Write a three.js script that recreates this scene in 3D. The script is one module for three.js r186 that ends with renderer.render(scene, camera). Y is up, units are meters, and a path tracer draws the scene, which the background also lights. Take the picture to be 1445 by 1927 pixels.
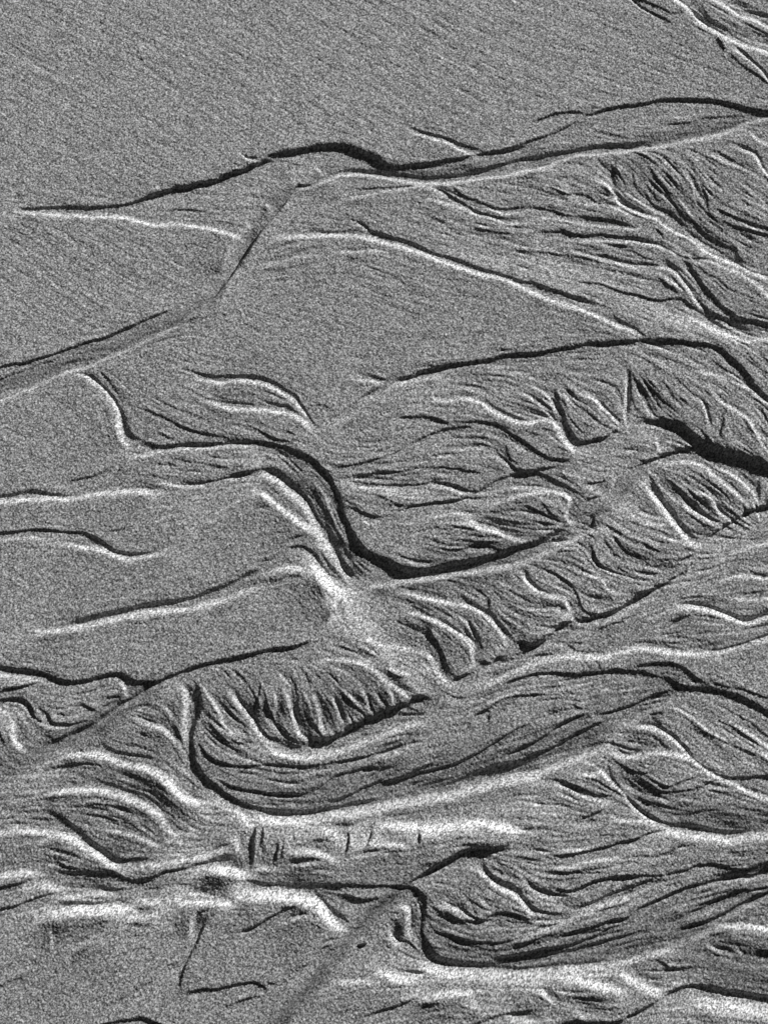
import * as THREE from 'three';

// ---------------------------------------------------------------- camera, sky, sun, exposure
const scene = new THREE.Scene();
const W0 = 1445, H0 = 1927;                       // the photograph's frame, 1 px is close to 1 mm of beach
const TILT = THREE.MathUtils.degToRad(11);        // the photographer looks almost straight down
const DIST = 2.7;
const FOV = 2 * Math.atan(H0 / 2000 / DIST);
const camera = new THREE.PerspectiveCamera(THREE.MathUtils.radToDeg(FOV), W0 / H0, 0.05, 400);
camera.position.set(0, DIST * Math.cos(TILT), DIST * Math.sin(TILT));
camera.lookAt(0, 0, 0);
camera.updateMatrixWorld(true);
scene.add(camera);

const SUN_EL = THREE.MathUtils.degToRad(14.5), SUN_AZ = THREE.MathUtils.degToRad(42);   // low, from the upper right
const sunDir = new THREE.Vector3(Math.sin(SUN_AZ) * Math.cos(SUN_EL), Math.sin(SUN_EL), -Math.cos(SUN_AZ) * Math.cos(SUN_EL));
const SKY_LEVEL = 0.020;
{
  const w = 64, h = 32, d = new Float32Array(w * h * 4);
  for (let j = 0; j < h; j++) for (let i = 0; i < w; i++) {
    const el = ((j + 0.5) / h - 0.5) * Math.PI, up = Math.max(0, Math.sin(el));
    const v = SKY_LEVEL * (1.25 - 0.5 * Math.sqrt(up));
    const o = (j * w + i) * 4; d[o] = v; d[o + 1] = v; d[o + 2] = v; d[o + 3] = 1;
  }
  const sky = new THREE.DataTexture(d, w, h, THREE.RGBAFormat, THREE.FloatType);
  sky.mapping = THREE.EquirectangularReflectionMapping; sky.magFilter = THREE.LinearFilter; sky.needsUpdate = true;
  scene.background = sky; scene.environment = sky;
}
const sun = new THREE.DirectionalLight(0xffffff, 4.8);
sun.position.copy(sunDir).multiplyScalar(6); sun.target.position.set(0, 0, 0);
sun.castShadow = true; sun.shadow.mapSize.set(4096, 4096); sun.shadow.bias = -0.0004;
Object.assign(sun.shadow.camera, { left: -1.5, right: 1.5, top: 1.5, bottom: -1.5, near: 0.5, far: 14 });
scene.add(sun, sun.target);
const renderer = new THREE.WebGLRenderer({ antialias: true });
renderer.toneMapping = THREE.LinearToneMapping;
renderer.toneMappingExposure = 1.7;
renderer.shadowMap.enabled = true;

// ---------------------------------------------------------------- helpers
function rng(a) { return () => { a |= 0; a = a + 0x6D2B79F5 | 0; let t = Math.imul(a ^ a >>> 15, 1 | a); t = t + Math.imul(t ^ t >>> 7, 61 | t) ^ t; return ((t ^ t >>> 14) >>> 0) / 4294967296; }; }
function hash(i, j, s) { let h = Math.imul(i, 374761393) + Math.imul(j, 668265263) + Math.imul(s, 974634721) | 0; h = Math.imul(h ^ h >>> 13, 1274126177); return ((h ^ h >>> 16) >>> 0) / 4294967296; }
function vnoise(x, y, s) {
  const i = Math.floor(x), j = Math.floor(y), fx = x - i, fy = y - j, u = fx * fx * (3 - 2 * fx), v = fy * fy * (3 - 2 * fy);
  const a = hash(i, j, s), b = hash(i + 1, j, s), c = hash(i, j + 1, s), d = hash(i + 1, j + 1, s);
  return (a + (b - a) * u + (c - a) * v + (a - b - c + d) * u * v) * 2 - 1;
}
const smooth = (t) => t <= 0 ? 0 : t >= 1 ? 1 : t * t * (3 - 2 * t);

// where a line of sight through a place in the frame meets the beach, in millimetres (x to the right, y towards the viewer)
const tanF = Math.tan(FOV / 2), cT = Math.cos(TILT), sT = Math.sin(TILT);
function at(px, py) {
  const u = (px / W0 * 2 - 1) * tanF * W0 / H0, v = (1 - py / H0 * 2) * tanF;
  // camera axes: right (1,0,0), up (0,sT,-cT), forward (0,-cT,-sT)
  const dy = v * sT - cT, dz = -v * cT - sT, t = -DIST * cT / dy;
  return [u * t * 1000, (DIST * sT + dz * t) * 1000];
}
function spline(pts, step) {                       // Catmull-Rom through the points, evenly resampled
  const out = [];
  for (let i = 0; i < pts.length - 1; i++) {
    const p0 = pts[Math.max(0, i - 1)], p1 = pts[i], p2 = pts[i + 1], p3 = pts[Math.min(pts.length - 1, i + 2)];
    const n = Math.max(1, Math.round(Math.hypot(p2[0] - p1[0], p2[1] - p1[1]) / step));
    for (let k = 0; k < n; k++) {
      const t = k / n, a = t * t, b = a * t, q = [0, 1].map((c) => 0.5 * (2 * p1[c] + (p2[c] - p0[c]) * t + (2 * p0[c] - 5 * p1[c] + 4 * p2[c] - p3[c]) * a + (3 * p1[c] - p0[c] - 3 * p2[c] + p3[c]) * b));
      out.push(q);
    }
  }
  out.push(pts[pts.length - 1]);
  return out;
}

// ---------------------------------------------------------------- relief: the field of heights over the sand, in millimetres
const STEP = 1.55, X0 = -843, Y0 = -1150, NX = 1088, NY = 1376;   // the finely modelled patch
const N = NX * NY, height = new Float32Array(N), gradX = new Float32Array(N), gradY = new Float32Array(N), warpX = new Float32Array(N), warpY = new Float32Array(N);
for (let j = 0; j < NY; j++) for (let i = 0; i < NX; i++) {
  const x = X0 + i * STEP, y = Y0 + j * STEP, o = j * NX + i;   // crumbling: edges wander a little
  warpX[o] = x + 1.0 * vnoise(x / 11, y / 11, 1) + 0.6 * vnoise(x / 4.5, y / 4.5, 2) + 2.0 * vnoise(x / 30, y / 30, 5);
  warpY[o] = y + 1.0 * vnoise(x / 11, y / 11, 3) + 0.6 * vnoise(x / 4.5, y / 4.5, 4) + 2.0 * vnoise(x / 30, y / 30, 6);
}
const OC = 5, OX = Math.ceil(NX / OC) + 1, OY = Math.ceil(NY / OC) + 1;   // flow directions, coarser
const oc2 = new Float32Array(OX * OY), os2 = new Float32Array(OX * OY), amp = new Float32Array(OX * OY), bandTone = new Float32Array(OX * OY).fill(1);
const AWAY = [-Math.sin(SUN_AZ), Math.cos(SUN_AZ)];

function line(args) {
  const pts = [];
  for (let i = 0; i < args.length; i += 2) pts.push([args[i], args[i + 1]]);
  const edge = (p) => p[0] <= 3 || p[0] >= W0 - 3 || p[1] <= 3 || p[1] >= H0 - 4;
  const on = (a, b) => { const l = Math.hypot(a[0] - b[0], a[1] - b[1]) || 1; return [a[0] + (a[0] - b[0]) / l * 90, a[1] + (a[1] - b[1]) / l * 90]; };
  if (edge(pts[0])) pts.unshift(on(pts[0], pts[1]));             // runs on outside the frame
  if (edge(pts[pts.length - 1])) pts.push(on(pts[pts.length - 1], pts[pts.length - 2]));
  return spline(pts.map((p) => at(p[0], p[1])), 6);
}
function flow(ln, r, w, a) {                       // lines also steer the run of the fine rills around them
  let xa = 1e9, xb = -1e9, ya = 1e9, yb = -1e9;
  for (const p of ln) { xa = Math.min(xa, p[0]); xb = Math.max(xb, p[0]); ya = Math.min(ya, p[1]); yb = Math.max(yb, p[1]); }
  const pad = r * 2.2, S = STEP * OC;
  const i0 = Math.max(0, Math.floor((xa - pad - X0) / S)), i1 = Math.min(OX - 1, Math.ceil((xb + pad - X0) / S));
  const j0 = Math.max(0, Math.floor((ya - pad - Y0) / S)), j1 = Math.min(OY - 1, Math.ceil((yb + pad - Y0) / S));
  for (let j = j0; j <= j1; j++) for (let i = i0; i <= i1; i++) {
    const x = X0 + i * S, y = Y0 + j * S; let best = 1e18, bx = 0, by = 0;
    for (let k = 0; k < ln.length - 1; k++) {
      const mx = (ln[k][0] + ln[k + 1][0]) / 2 - x, my = (ln[k][1] + ln[k + 1][1]) / 2 - y, d = mx * mx + my * my;
      if (d < best) { best = d; bx = ln[k + 1][0] - ln[k][0]; by = ln[k + 1][1] - ln[k][1]; }
    }
    const g = Math.exp(-best / (r * r)), o = j * OX + i, l2 = bx * bx + by * by || 1;
    oc2[o] += w * g * (bx * bx - by * by) / l2; os2[o] += w * g * 2 * bx * by / l2;
    amp[o] = Math.max(amp[o], a * Math.exp(-best / (r * r * 1.3)));
  }
}
function scarp(ln, w, A, dir, crumb = 0) {                    // a bank in the sand along a line: the slope it wants, fading out at both ends
  let side = 0, total = 0; const cum = [0];
  for (let k = 0; k < ln.length - 1; k++) {
    const tx = ln[k + 1][0] - ln[k][0], ty = ln[k + 1][1] - ln[k][1];
    side += -ty * AWAY[0] + tx * AWAY[1]; total += Math.hypot(tx, ty); cum.push(total);
  }
  A /= Math.min(1, Math.max(0.5, 1.15 * Math.abs(side) / total));   // banks along the light are the steeper ones
  const sg = (side >= 0 ? 1 : -1) * dir;           // dir -1: lower on the side away from the sun
  const tap = Math.min(0.35 * total, 30), reach = 3.2 * w;
  let xa = 1e9, xb = -1e9, ya = 1e9, yb = -1e9;
  for (const p of ln) { xa = Math.min(xa, p[0]); xb = Math.max(xb, p[0]); ya = Math.min(ya, p[1]); yb = Math.max(yb, p[1]); }
  const pad = reach + 5;
  const i0 = Math.max(0, Math.floor((xa - pad - X0) / STEP)), i1 = Math.min(NX - 1, Math.ceil((xb + pad - X0) / STEP));
  const j0 = Math.max(0, Math.floor((ya - pad - Y0) / STEP)), j1 = Math.min(NY - 1, Math.ceil((yb + pad - Y0) / STEP));
  const n = ln.length - 1, r2 = reach * reach;
  const sx = new Float64Array(n), sy = new Float64Array(n), tx = new Float64Array(n), ty = new Float64Array(n), il = new Float64Array(n);
  for (let k = 0; k < n; k++) { sx[k] = ln[k][0]; sy[k] = ln[k][1]; tx[k] = ln[k + 1][0] - sx[k]; ty[k] = ln[k + 1][1] - sy[k]; il[k] = 1 / (tx[k] * tx[k] + ty[k] * ty[k] || 1); }
  for (let j = j0; j <= j1; j++) for (let i = i0; i <= i1; i++) {
    const o = j * NX + i; let x = warpX[o], y = warpY[o], best = r2, bk = -1, bt = 0;
    if (crumb) { x += crumb * (vnoise(x / 6, y / 6, 21) + vnoise(x / 14, y / 14, 23)); y += crumb * (vnoise(x / 6, y / 6, 22) + vnoise(x / 14, y / 14, 24)); }
    for (let k = 0; k < n; k++) {
      const ax = x - sx[k], ay = y - sy[k]; let t = (ax * tx[k] + ay * ty[k]) * il[k]; t = t < 0 ? 0 : t > 1 ? 1 : t;
      const ex = ax - t * tx[k], ey = ay - t * ty[k], d = ex * ex + ey * ey;
      if (d < best) { best = d; bk = k; bt = t; }
    }
    if (bk < 0) continue;
    const c = Math.cosh(Math.sqrt(best) / w), u = cum[bk] + bt * (cum[bk + 1] - cum[bk]);
    const m = sg * A / w / (c * c) * smooth(u / tap) * smooth((total - u) / tap) * Math.sqrt(il[bk]);
    gradX[o] -= m * ty[bk]; gradY[o] += m * tx[bk];
  }
}
function settle(reach) {                           // the heights whose slopes come closest to all of those: multigrid, screened at REACH mm
  const lv = [];
  for (let nx = NX, ny = NY, h = STEP; ; nx /= 2, ny /= 2, h *= 2) {
    lv.push({ nx, ny, h, f: new Float32Array(nx * ny), x: new Float32Array(nx * ny), r: new Float32Array(nx * ny) });
    if (nx % 2 || ny % 2 || lv.length > 6) break;
  }
  const L0 = lv[0], lam = 1 / (reach * reach);
  for (let j = 0; j < NY; j++) for (let i = 0; i < NX; i++) {
    const o = j * NX + i;                          // divergence, slopes averaged onto the cell faces
    const fr = i + 1 < NX ? (gradX[o] + gradX[o + 1]) / 2 : 0, fl = i ? (gradX[o] + gradX[o - 1]) / 2 : 0;
    const fd = j + 1 < NY ? (gradY[o] + gradY[o + NX]) / 2 : 0, fu = j ? (gradY[o] + gradY[o - NX]) / 2 : 0;
    L0.f[o] = (fr - fl + fd - fu) / STEP;
  }
  const sweep = (L, times) => {
    const { nx, ny, h, f, x } = L, h2 = h * h;
    for (let t = 0; t < times * 2; t++) for (let j = 0; j < ny; j++) for (let i = (j + t) & 1; i < nx; i += 2) {
      const o = j * nx + i; let s = 0, c = lam * h2;
      if (i) { s += x[o - 1]; c++; } if (i + 1 < nx) { s += x[o + 1]; c++; } if (j) { s += x[o - nx]; c++; } if (j + 1 < ny) { s += x[o + nx]; c++; }
      x[o] = (s - h2 * f[o]) / c;
    }
  };
  const cycle = (k) => {
    const L = lv[k]; if (k === lv.length - 1) { sweep(L, 80); return; }
    sweep(L, 2);
    const { nx, ny, h, f, x, r } = L, h2 = h * h, C = lv[k + 1];
    for (let j = 0; j < ny; j++) for (let i = 0; i < nx; i++) {
      const o = j * nx + i; let s = 0, c = lam * h2;
      if (i) { s += x[o - 1]; c++; } if (i + 1 < nx) { s += x[o + 1]; c++; } if (j) { s += x[o - nx]; c++; } if (j + 1 < ny) { s += x[o + nx]; c++; }
      r[o] = f[o] - (s - c * x[o]) / h2;
    }
    for (let j = 0; j < C.ny; j++) for (let i = 0; i < C.nx; i++) { const o = 2 * j * nx + 2 * i; C.f[j * C.nx + i] = (r[o] + r[o + 1] + r[o + nx] + r[o + nx + 1]) / 4; C.x[j * C.nx + i] = 0; }
    cycle(k + 1);
    for (let j = 0; j < ny; j++) for (let i = 0; i < nx; i++) {
      const ci = i >> 1, cj = j >> 1, di = Math.min(C.nx - 1, Math.max(0, ci + (i & 1 ? 1 : -1))), dj = Math.min(C.ny - 1, Math.max(0, cj + (j & 1 ? 1 : -1)));
      x[j * nx + i] += (9 * C.x[cj * C.nx + ci] + 3 * C.x[cj * C.nx + di] + 3 * C.x[dj * C.nx + ci] + C.x[dj * C.nx + di]) / 16;
    }
    sweep(L, 2);
  };
  for (let t = 0; t < 7; t++) cycle(0);
  let e = 0; for (let o = 0; o < N; o++) { height[o] = L0.x[o]; }
}
// D: a bank that falls away from the sun, as wide as its shade; B: a bank that faces the sun; F: rilled sand without a bank
const FALL = Math.tan(SUN_EL);
function D(width, k, ...p) {
  const ln = line(p), broad = width >= 20 && k < 0.7;
  if (width < 8) k *= 1 + 0.09 * (8 - width);       // the thinnest runnels are cut sharp
  if (broad) scarp(ln, 0.35 * width, 0.085 * width * k, -1);
  else scarp(ln, Math.max(1.2, 0.2 * width), 0.5 * FALL * (Math.min(width, 8) * 0.95 + 0.8 + Math.max(0, width - 8) * 0.78) * k, -1);
  flow(ln, 14 + width, 1, broad ? 0.3 : 0.15);
}
function C(width, k, ...p) { const ln = line(p); scarp(ln, 0.17 * width, 0.5 * FALL * width * k * 1.2, -1, 2.4); }      // a crumbling scarp
function B(width, k, ...p) { const ln = line(p); scarp(ln, 0.36 * width, 0.45 * k * width, 1); flow(ln, 14 + width, 1, 0.15); }
function M(width, k, ...p) {                        // tints a band of sand darker or paler; some bands paint slope shading
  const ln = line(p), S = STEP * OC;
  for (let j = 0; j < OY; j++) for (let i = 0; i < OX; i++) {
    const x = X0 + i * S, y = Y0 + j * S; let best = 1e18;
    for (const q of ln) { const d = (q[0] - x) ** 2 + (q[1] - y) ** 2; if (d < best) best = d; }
    const g = best / (width * width); if (g < 6) bandTone[j * OX + i] *= 1 - k * Math.exp(-g * g * g);
  }
}
function F(r, a, ...p) { flow(line(p), r, 0.6, a); }
const ALBEDO = 0.34, SPECKLE = 1.8, GRAIN = 0.44;   // dry grey sand; grain-to-grain contrast; grain relief in mm

// ---------------------------------------------------------------- the long channel below the upper flat
D(9, .8, 25,393, 75,391, 120,388, 170,389, 215,387, 235,385, 270,374, 300,362);
C(13, .95, 270,374, 300,362, 330,352, 370,346, 415,334, 440,326, 470,314, 500,302, 515,295);
D(21, 1.2, 490,299, 524,290, 566,280, 608,273, 641,271, 670,280, 699,290, 724,305, 745,311);
D(10, 1, 724,305, 745,311, 774,309, 815,305, 857,298, 898,290, 932,284, 965,278, 998,269);
D(5, .7, 938,283, 975,272, 1013,260, 1036,251, 1062,238, 1096,219);
D(7, .9, 994,230, 1024,221, 1051,213, 1081,211, 1111,213);
D(10, 1.1, 1096,216, 1111,214, 1134,207, 1164,200, 1202,195, 1239,190, 1277,187, 1315,187, 1353,190, 1383,196, 1413,204, 1445,211);
D(9, 1, 870,318, 900,315, 938,307, 975,298, 1013,290, 1051,285, 1089,277, 1126,272, 1164,270, 1202,268, 1221,262);
D(4, .7, 1239,238, 1258,234, 1296,228, 1334,221, 1372,216, 1405,215);
D(26, .5, 1150,282, 1240,262, 1320,243, 1400,226, 1445,216);
B(11, .75, 980,322, 1032,309, 1062,298, 1089,290, 1126,288, 1164,285, 1202,281, 1239,275, 1277,268, 1315,260, 1353,253, 1383,243, 1409,230, 1443,222);
B(10, .9, 560,358, 608,342, 633,332, 666,328, 707,330, 753,339, 795,344, 836,343, 878,339, 940,330, 994,321, 1032,309);
D(7, .8, 608,328, 632,323, 649,318, 691,318, 732,322, 754,325, 800,330, 860,326, 930,312);
D(20, .5, 680,312, 760,322, 830,322, 920,306);
B(5, .8, 446,281, 454,294, 471,303, 496,304);
D(5, .9, 443,277, 452,290, 466,295, 485,296, 500,294);
D(6, .9, 761,234, 794,246, 832,255, 857,265, 890,278, 915,284);
B(7, .7, 770,247, 807,259, 840,267, 865,280, 890,290, 912,288);
B(10, .8, 20,400, 65,402, 125,406, 190,407, 230,410, 265,417, 300,422, 330,420, 365,425, 400,432, 435,442, 462,451);
D(5, 1, 600,340, 580,345, 558,350, 537,375, 516,404);
D(8, 2.4, 558,352, 537,377, 516,406, 491,435, 466,473, 446,502, 425,531, 413,548, 391,572, 363,596, 340,606);
B(13, .5, 478,420, 457,449, 443,466, 426,497, 408,522);
B(6, .6, 590,313, 600,318, 607,328);
B(7, .6, 496,381, 505,385, 510,397);
D(4, .6, 540,305, 562,308, 580,310);
D(5, .9, 0,691, 35,684, 86,671, 138,653, 190,636, 242,615, 294,591, 329,577);
D(4, .5, 0,713, 21,705, 45,696, 76,686, 120,670);
D(28, .35, 0,725, 60,705, 150,675, 260,635, 345,600);
B(8, .65, 0,753, 35,740, 76,724, 114,705, 138,696, 166,688, 208,671, 242,657, 294,632, 332,615, 362,600);
F(50, .25, 310,385, 400,392, 480,385);
D(4, .6, 300,396, 350,392, 400,398);
D(4, .6, 400,412, 430,419, 460,424, 476,432);

// ---------------------------------------------------------------- middle left: dry channel and the tongue below it
D(4, .8, 643,408, 666,413, 687,423, 703,436, 728,442);
D(10, .95, 690,430, 728,442, 757,450, 786,462, 815,475, 857,487, 898,502, 940,516, 981,529, 1000,532, 1025,542, 1055,550, 1086,559, 1117,568);
D(7, .9, 1148,588, 1166,604, 1191,618, 1209,632, 1222,638);
B(11, .8, 516,454, 550,446, 591,444, 649,444, 691,448, 732,458, 774,471, 807,481, 840,496, 878,508, 919,521, 952,530, 1000,551, 1031,564, 1062,575, 1092,584, 1123,596, 1154,612, 1185,625, 1209,635);
B(5, .6, 666,419, 682,427, 695,436);
D(4, .7, 583,437, 628,435, 666,433, 695,437);
B(9, .25, 616,483, 649,479, 691,475, 740,473);
B(8, .2, 500,505, 525,496, 566,483, 610,478);
B(6, .45, 645,380, 682,369, 724,361, 774,354, 807,352, 832,363, 848,373);
D(5, .6, 666,357, 707,354, 753,352, 795,348);
D(7, .8, 803,348, 832,359, 857,373, 886,390, 915,402, 944,409, 969,413);
D(6, .9, 848,348, 865,363, 890,375, 919,386, 944,392, 981,390, 1000,389);
B(8, .5, 799,375, 832,381, 857,388, 890,398, 923,409, 952,419, 977,421, 998,413);
B(6, .6, 906,390, 931,396, 956,402, 994,396);
D(8, 1, 985,388, 1018,392, 1040,396, 1062,403, 1092,408, 1123,411, 1154,416, 1179,422, 1200,428);
D(4, .8, 1225,430, 1234,432, 1246,442, 1249,455);
D(8, .9, 990,438, 1031,436, 1055,432, 1077,439, 1098,442, 1135,442, 1172,446, 1203,450, 1234,456, 1252,465, 1271,476, 1283,485, 1293,497);
B(7, .35, 1000,409, 1046,412, 1083,420, 1123,426, 1169,430, 1216,433);
B(9, .5, 1075,450, 1092,452, 1135,454, 1185,457, 1234,462, 1262,474, 1283,486, 1296,498);
F(80, .4, 820,380, 950,430, 1100,445, 1250,465);
F(50, .4, 900,455, 1000,470, 1120,500, 1240,520);
F(70, .3, 520,480, 640,462, 760,500);

// ---------------------------------------------------------------- upper right: the branching fan
B(9, .9, 1117,339, 1142,346, 1154,363, 1166,382, 1191,397, 1228,409, 1252,426, 1283,443, 1314,462, 1339,479, 1363,491);
B(12, .95, 1345,484, 1363,490, 1391,502, 1419,513, 1445,524);
D(7, .9, 1122,292, 1132,308, 1148,323, 1157,335, 1159,351, 1166,366, 1185,382, 1209,394, 1234,403);
D(4, .8, 1160,300, 1158,325, 1158,345);
B(6, .5, 1172,360, 1197,375, 1222,389, 1246,400, 1268,422);
D(8, .9, 1209,348, 1216,366, 1228,382, 1252,394, 1271,406, 1289,422, 1305,432);
D(9, 1.05, 1246,351, 1256,366, 1271,388, 1286,406, 1305,419, 1320,431, 1342,446, 1366,460, 1385,468, 1391,483, 1410,497);
D(6, .8, 1348,465, 1370,480, 1388,492, 1410,504, 1445,516);
B(5, .6, 1237,351, 1249,369, 1268,388, 1284,405);
B(6, .7, 1271,366, 1288,388, 1302,406, 1308,419);
B(5, .5, 1277,317, 1290,332, 1302,348, 1305,366, 1312,390);
D(8, .8, 1308,332, 1320,354, 1330,375, 1333,394, 1342,412, 1354,428);
D(9, .9, 1342,388, 1363,400, 1391,412, 1416,422, 1445,431);
D(8, 1, 1351,412, 1376,425, 1400,431, 1425,437, 1445,442);
B(4, .6, 1391,420, 1413,429, 1440,436);
D(10, .85, 1376,270, 1392,275, 1410,281, 1425,295, 1434,311, 1443,326);
B(9, .75, 1370,274, 1394,283, 1416,292, 1431,314, 1445,332);
B(8, .6, 1400,246, 1422,261, 1443,274);
B(7, .5, 1320,286, 1345,295, 1370,308, 1400,320, 1431,335);
D(7, .6, 1317,277, 1345,283, 1370,298, 1390,305);
D(5, .8, 1425,317, 1436,330, 1445,342);
B(6, .4, 1018,348, 1055,357, 1080,369, 1105,379);
D(5, .7, 1031,351, 1062,363, 1101,368, 1123,379, 1145,385, 1163,384);
D(4, .8, 1114,358, 1132,363, 1154,369);
B(9, .45, 1105,382, 1135,385, 1172,400, 1197,419);
D(6, .6, 1186,310, 1192,335, 1200,355);
D(6, .5, 1285,300, 1300,318, 1310,335);
D(30, .5, 1180,300, 1240,340, 1300,400, 1380,450);
F(60, .7, 1130,300, 1170,360, 1240,400, 1350,470);
F(60, .7, 1200,300, 1250,350, 1320,430);
F(50, .6, 1290,290, 1340,350, 1430,400);
F(55, .5, 1000,350, 1090,375, 1200,420);
F(50, .4, 1360,340, 1400,370, 1445,400);
F(50, .4, 1330,440, 1400,460, 1445,470);

// ---------------------------------------------------------------- top right corner
B(16, 1, 1270,0, 1292,15, 1319,41, 1345,57, 1372,72, 1402,85, 1443,96);
D(14, 1, 1281,0, 1300,15, 1319,28, 1338,45, 1360,60, 1387,75, 1421,87, 1445,92);
D(6, .9, 1319,7, 1334,30, 1353,43, 1379,60);
B(14, .9, 1349,0, 1368,11, 1390,26, 1421,36, 1445,49);
D(10, .7, 1353,0, 1383,11, 1413,15, 1445,22);
D(5, .7, 1390,34, 1417,49, 1445,62);
D(4, .7, 1394,53, 1421,64, 1445,71);
D(5, .9, 1194,0, 1209,15, 1232,28, 1255,41, 1272,53);
B(5, .5, 1187,0, 1213,22, 1247,41);
D(6, .7, 1205,0, 1224,7, 1240,15, 1258,26, 1285,26);
D(8, 1, 1366,74, 1382,86, 1398,98, 1424,124, 1445,143);
B(6, .8, 1364,87, 1390,102, 1417,124, 1443,151);
D(7, .6, 1366,94, 1390,121, 1420,142, 1445,158);
F(30, .6, 1310,20, 1370,50, 1445,85);
F(30, .5, 1390,5, 1420,25, 1445,40);

// ---------------------------------------------------------------- right: long shaded bank and the channel above it
D(13, 1.1, 800,696, 824,692, 850,687, 872,684, 907,678, 943,671, 991,667, 1031,662, 1062,656, 1092,651, 1123,646, 1154,643, 1185,642, 1222,642, 1262,643, 1302,645, 1333,650, 1357,659, 1376,675, 1394,696, 1413,718, 1431,737, 1445,750);
C(13, .85, 735,716, 767,708, 788,700, 815,693, 850,687);
D(4, .9, 687,705, 711,710, 736,715);
D(12, .5, 608,798, 635,781, 663,760, 687,745, 711,731, 736,718);
B(8, .6, 656,712, 687,717, 725,721);
B(14, .25, 642,798, 677,771, 711,747, 739,729, 781,715, 850,700);
D(9, 1, 1077,531, 1101,531, 1123,535, 1148,542, 1172,550, 1200,556, 1228,564, 1246,564, 1265,561, 1283,564, 1302,575, 1320,588, 1339,599, 1363,613, 1382,625);
D(13, 1.1, 1277,484, 1296,496, 1311,518, 1326,542, 1345,564, 1366,582, 1388,598, 1413,604, 1445,610);
D(11, 1, 1243,481, 1262,496, 1277,511, 1292,533, 1308,555, 1323,576, 1339,590, 1363,598, 1385,602);
B(10, .85, 1228,508, 1246,505, 1265,510, 1280,524, 1296,545, 1311,567, 1326,588);
B(6, .5, 1234,511, 1252,524, 1271,539, 1283,556);
D(6, .7, 1234,518, 1256,536, 1277,555);
D(4, .8, 1259,518, 1274,530);
B(12, .9, 1290,600, 1308,604, 1333,613, 1357,625, 1379,635, 1406,641, 1445,638);
B(6, .3, 1240,598, 1256,605, 1285,605);
D(6, .7, 1108,482, 1139,482, 1163,490, 1197,496, 1228,499, 1256,501);
B(7, .4, 1062,470, 1092,478, 1129,490, 1160,496, 1197,501, 1228,505);
D(5, .6, 1154,468, 1191,475, 1216,484, 1240,495);
D(6, .7, 1268,476, 1302,485, 1333,487, 1351,485);
B(8, .6, 1308,490, 1336,493, 1370,508, 1400,521, 1428,542, 1445,558);
D(6, .5, 1363,647, 1372,662);
D(6, .4, 1413,647, 1431,666, 1445,684);
F(60, .5, 1200,490, 1290,520, 1330,590, 1430,615);
F(60, .35, 1380,640, 1420,680, 1445,700);
F(50, .3, 1100,560, 1220,590, 1330,630);

// ---------------------------------------------------------------- right: hanging slope over the deep cut
B(7, 1, 1178,705, 1179,718, 1178,732, 1176,755, 1174,779, 1175,794, 1178,808);
D(9, 1.1, 1179,689, 1184,703, 1186,722, 1184,744, 1182,767, 1181,794);
B(7, .8, 1100,741, 1124,755, 1143,775, 1157,794, 1169,803);
D(7, .8, 1124,748, 1141,763, 1152,779, 1165,796);
D(9, 1.1, 1100,831, 1124,825, 1141,820, 1155,810, 1172,808);
D(30, 1.4, 1203,795, 1228,791, 1255,793, 1281,803, 1300,817, 1327,831, 1353,845, 1387,855, 1420,865, 1445,876);
B(10, .3, 1181,813, 1203,801, 1231,800, 1255,806);
B(6, .6, 1237,822, 1236,837, 1241,851);
B(6, .9, 1308,746, 1322,763, 1329,784, 1332,803, 1334,813);
D(8, .9, 1301,734, 1315,751, 1329,767, 1335,789, 1339,813);
D(5, .9, 1362,779, 1358,803, 1353,825);
B(7, .7, 1339,744, 1363,763, 1387,775, 1406,789, 1422,815, 1439,848);
D(5, .7, 1396,789, 1408,806, 1425,822);
D(7, .8, 1418,755, 1432,765, 1444,794);
B(9, .5, 1303,700, 1353,710, 1387,722, 1418,739, 1445,760);
D(8, .9, 1351,708, 1382,717, 1406,729);
D(5, .6, 1334,674, 1352,686, 1370,700);
D(4, .6, 1229,739, 1238,755, 1243,775);
D(4, .5, 1208,722, 1216,745, 1222,770);
D(34, .55, 1200,720, 1240,745, 1290,770);
F(55, .7, 1195,690, 1215,730, 1235,780);
F(60, .7, 1250,690, 1290,730, 1330,800);
F(60, .6, 1300,680, 1380,740, 1440,830);
F(60, .4, 1050,690, 1200,680, 1320,690, 1420,760);

// ---------------------------------------------------------------- middle: leaf-shaped bars
B(9, .9, 800,758, 843,755, 881,753, 905,760, 929,775, 950,787, 972,796, 998,797, 1020,791, 1036,794, 1051,808, 1062,820);
B(15, .9, 1046,815, 1058,827, 1072,841, 1087,856);
D(6, .8, 910,741, 917,753, 934,765, 953,777, 972,784);
D(4, .7, 888,751, 907,755);
D(5, .9, 732,798, 760,786, 791,783, 822,788, 841,796, 860,802);
D(8, 1, 850,794, 896,795, 922,798, 941,804, 962,817, 981,829, 1003,844, 1024,858, 1036,864, 1063,864, 1090,864);
D(5, .8, 767,840, 790,828, 808,819, 829,810, 848,804, 872,803, 903,804);
D(8, .8, 943,822, 953,841, 958,858, 977,877);
D(10, 1, 926,844, 943,858, 955,870, 972,884, 991,886, 1015,882, 1039,877, 1060,874);
B(9, .45, 914,860, 938,863, 953,875, 965,887);
D(11, 1, 1039,722, 1051,748, 1058,775, 1065,798, 1079,820, 1091,832, 1108,831, 1130,824);
D(6, .6, 1055,724, 1063,760, 1072,784);
B(7, .75, 1003,727, 1027,741, 1041,758, 1048,782);
D(7, .7, 996,743, 1015,753, 1034,765, 1044,778);
B(6, .6, 967,739, 991,746, 1015,763, 1039,779);
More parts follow.
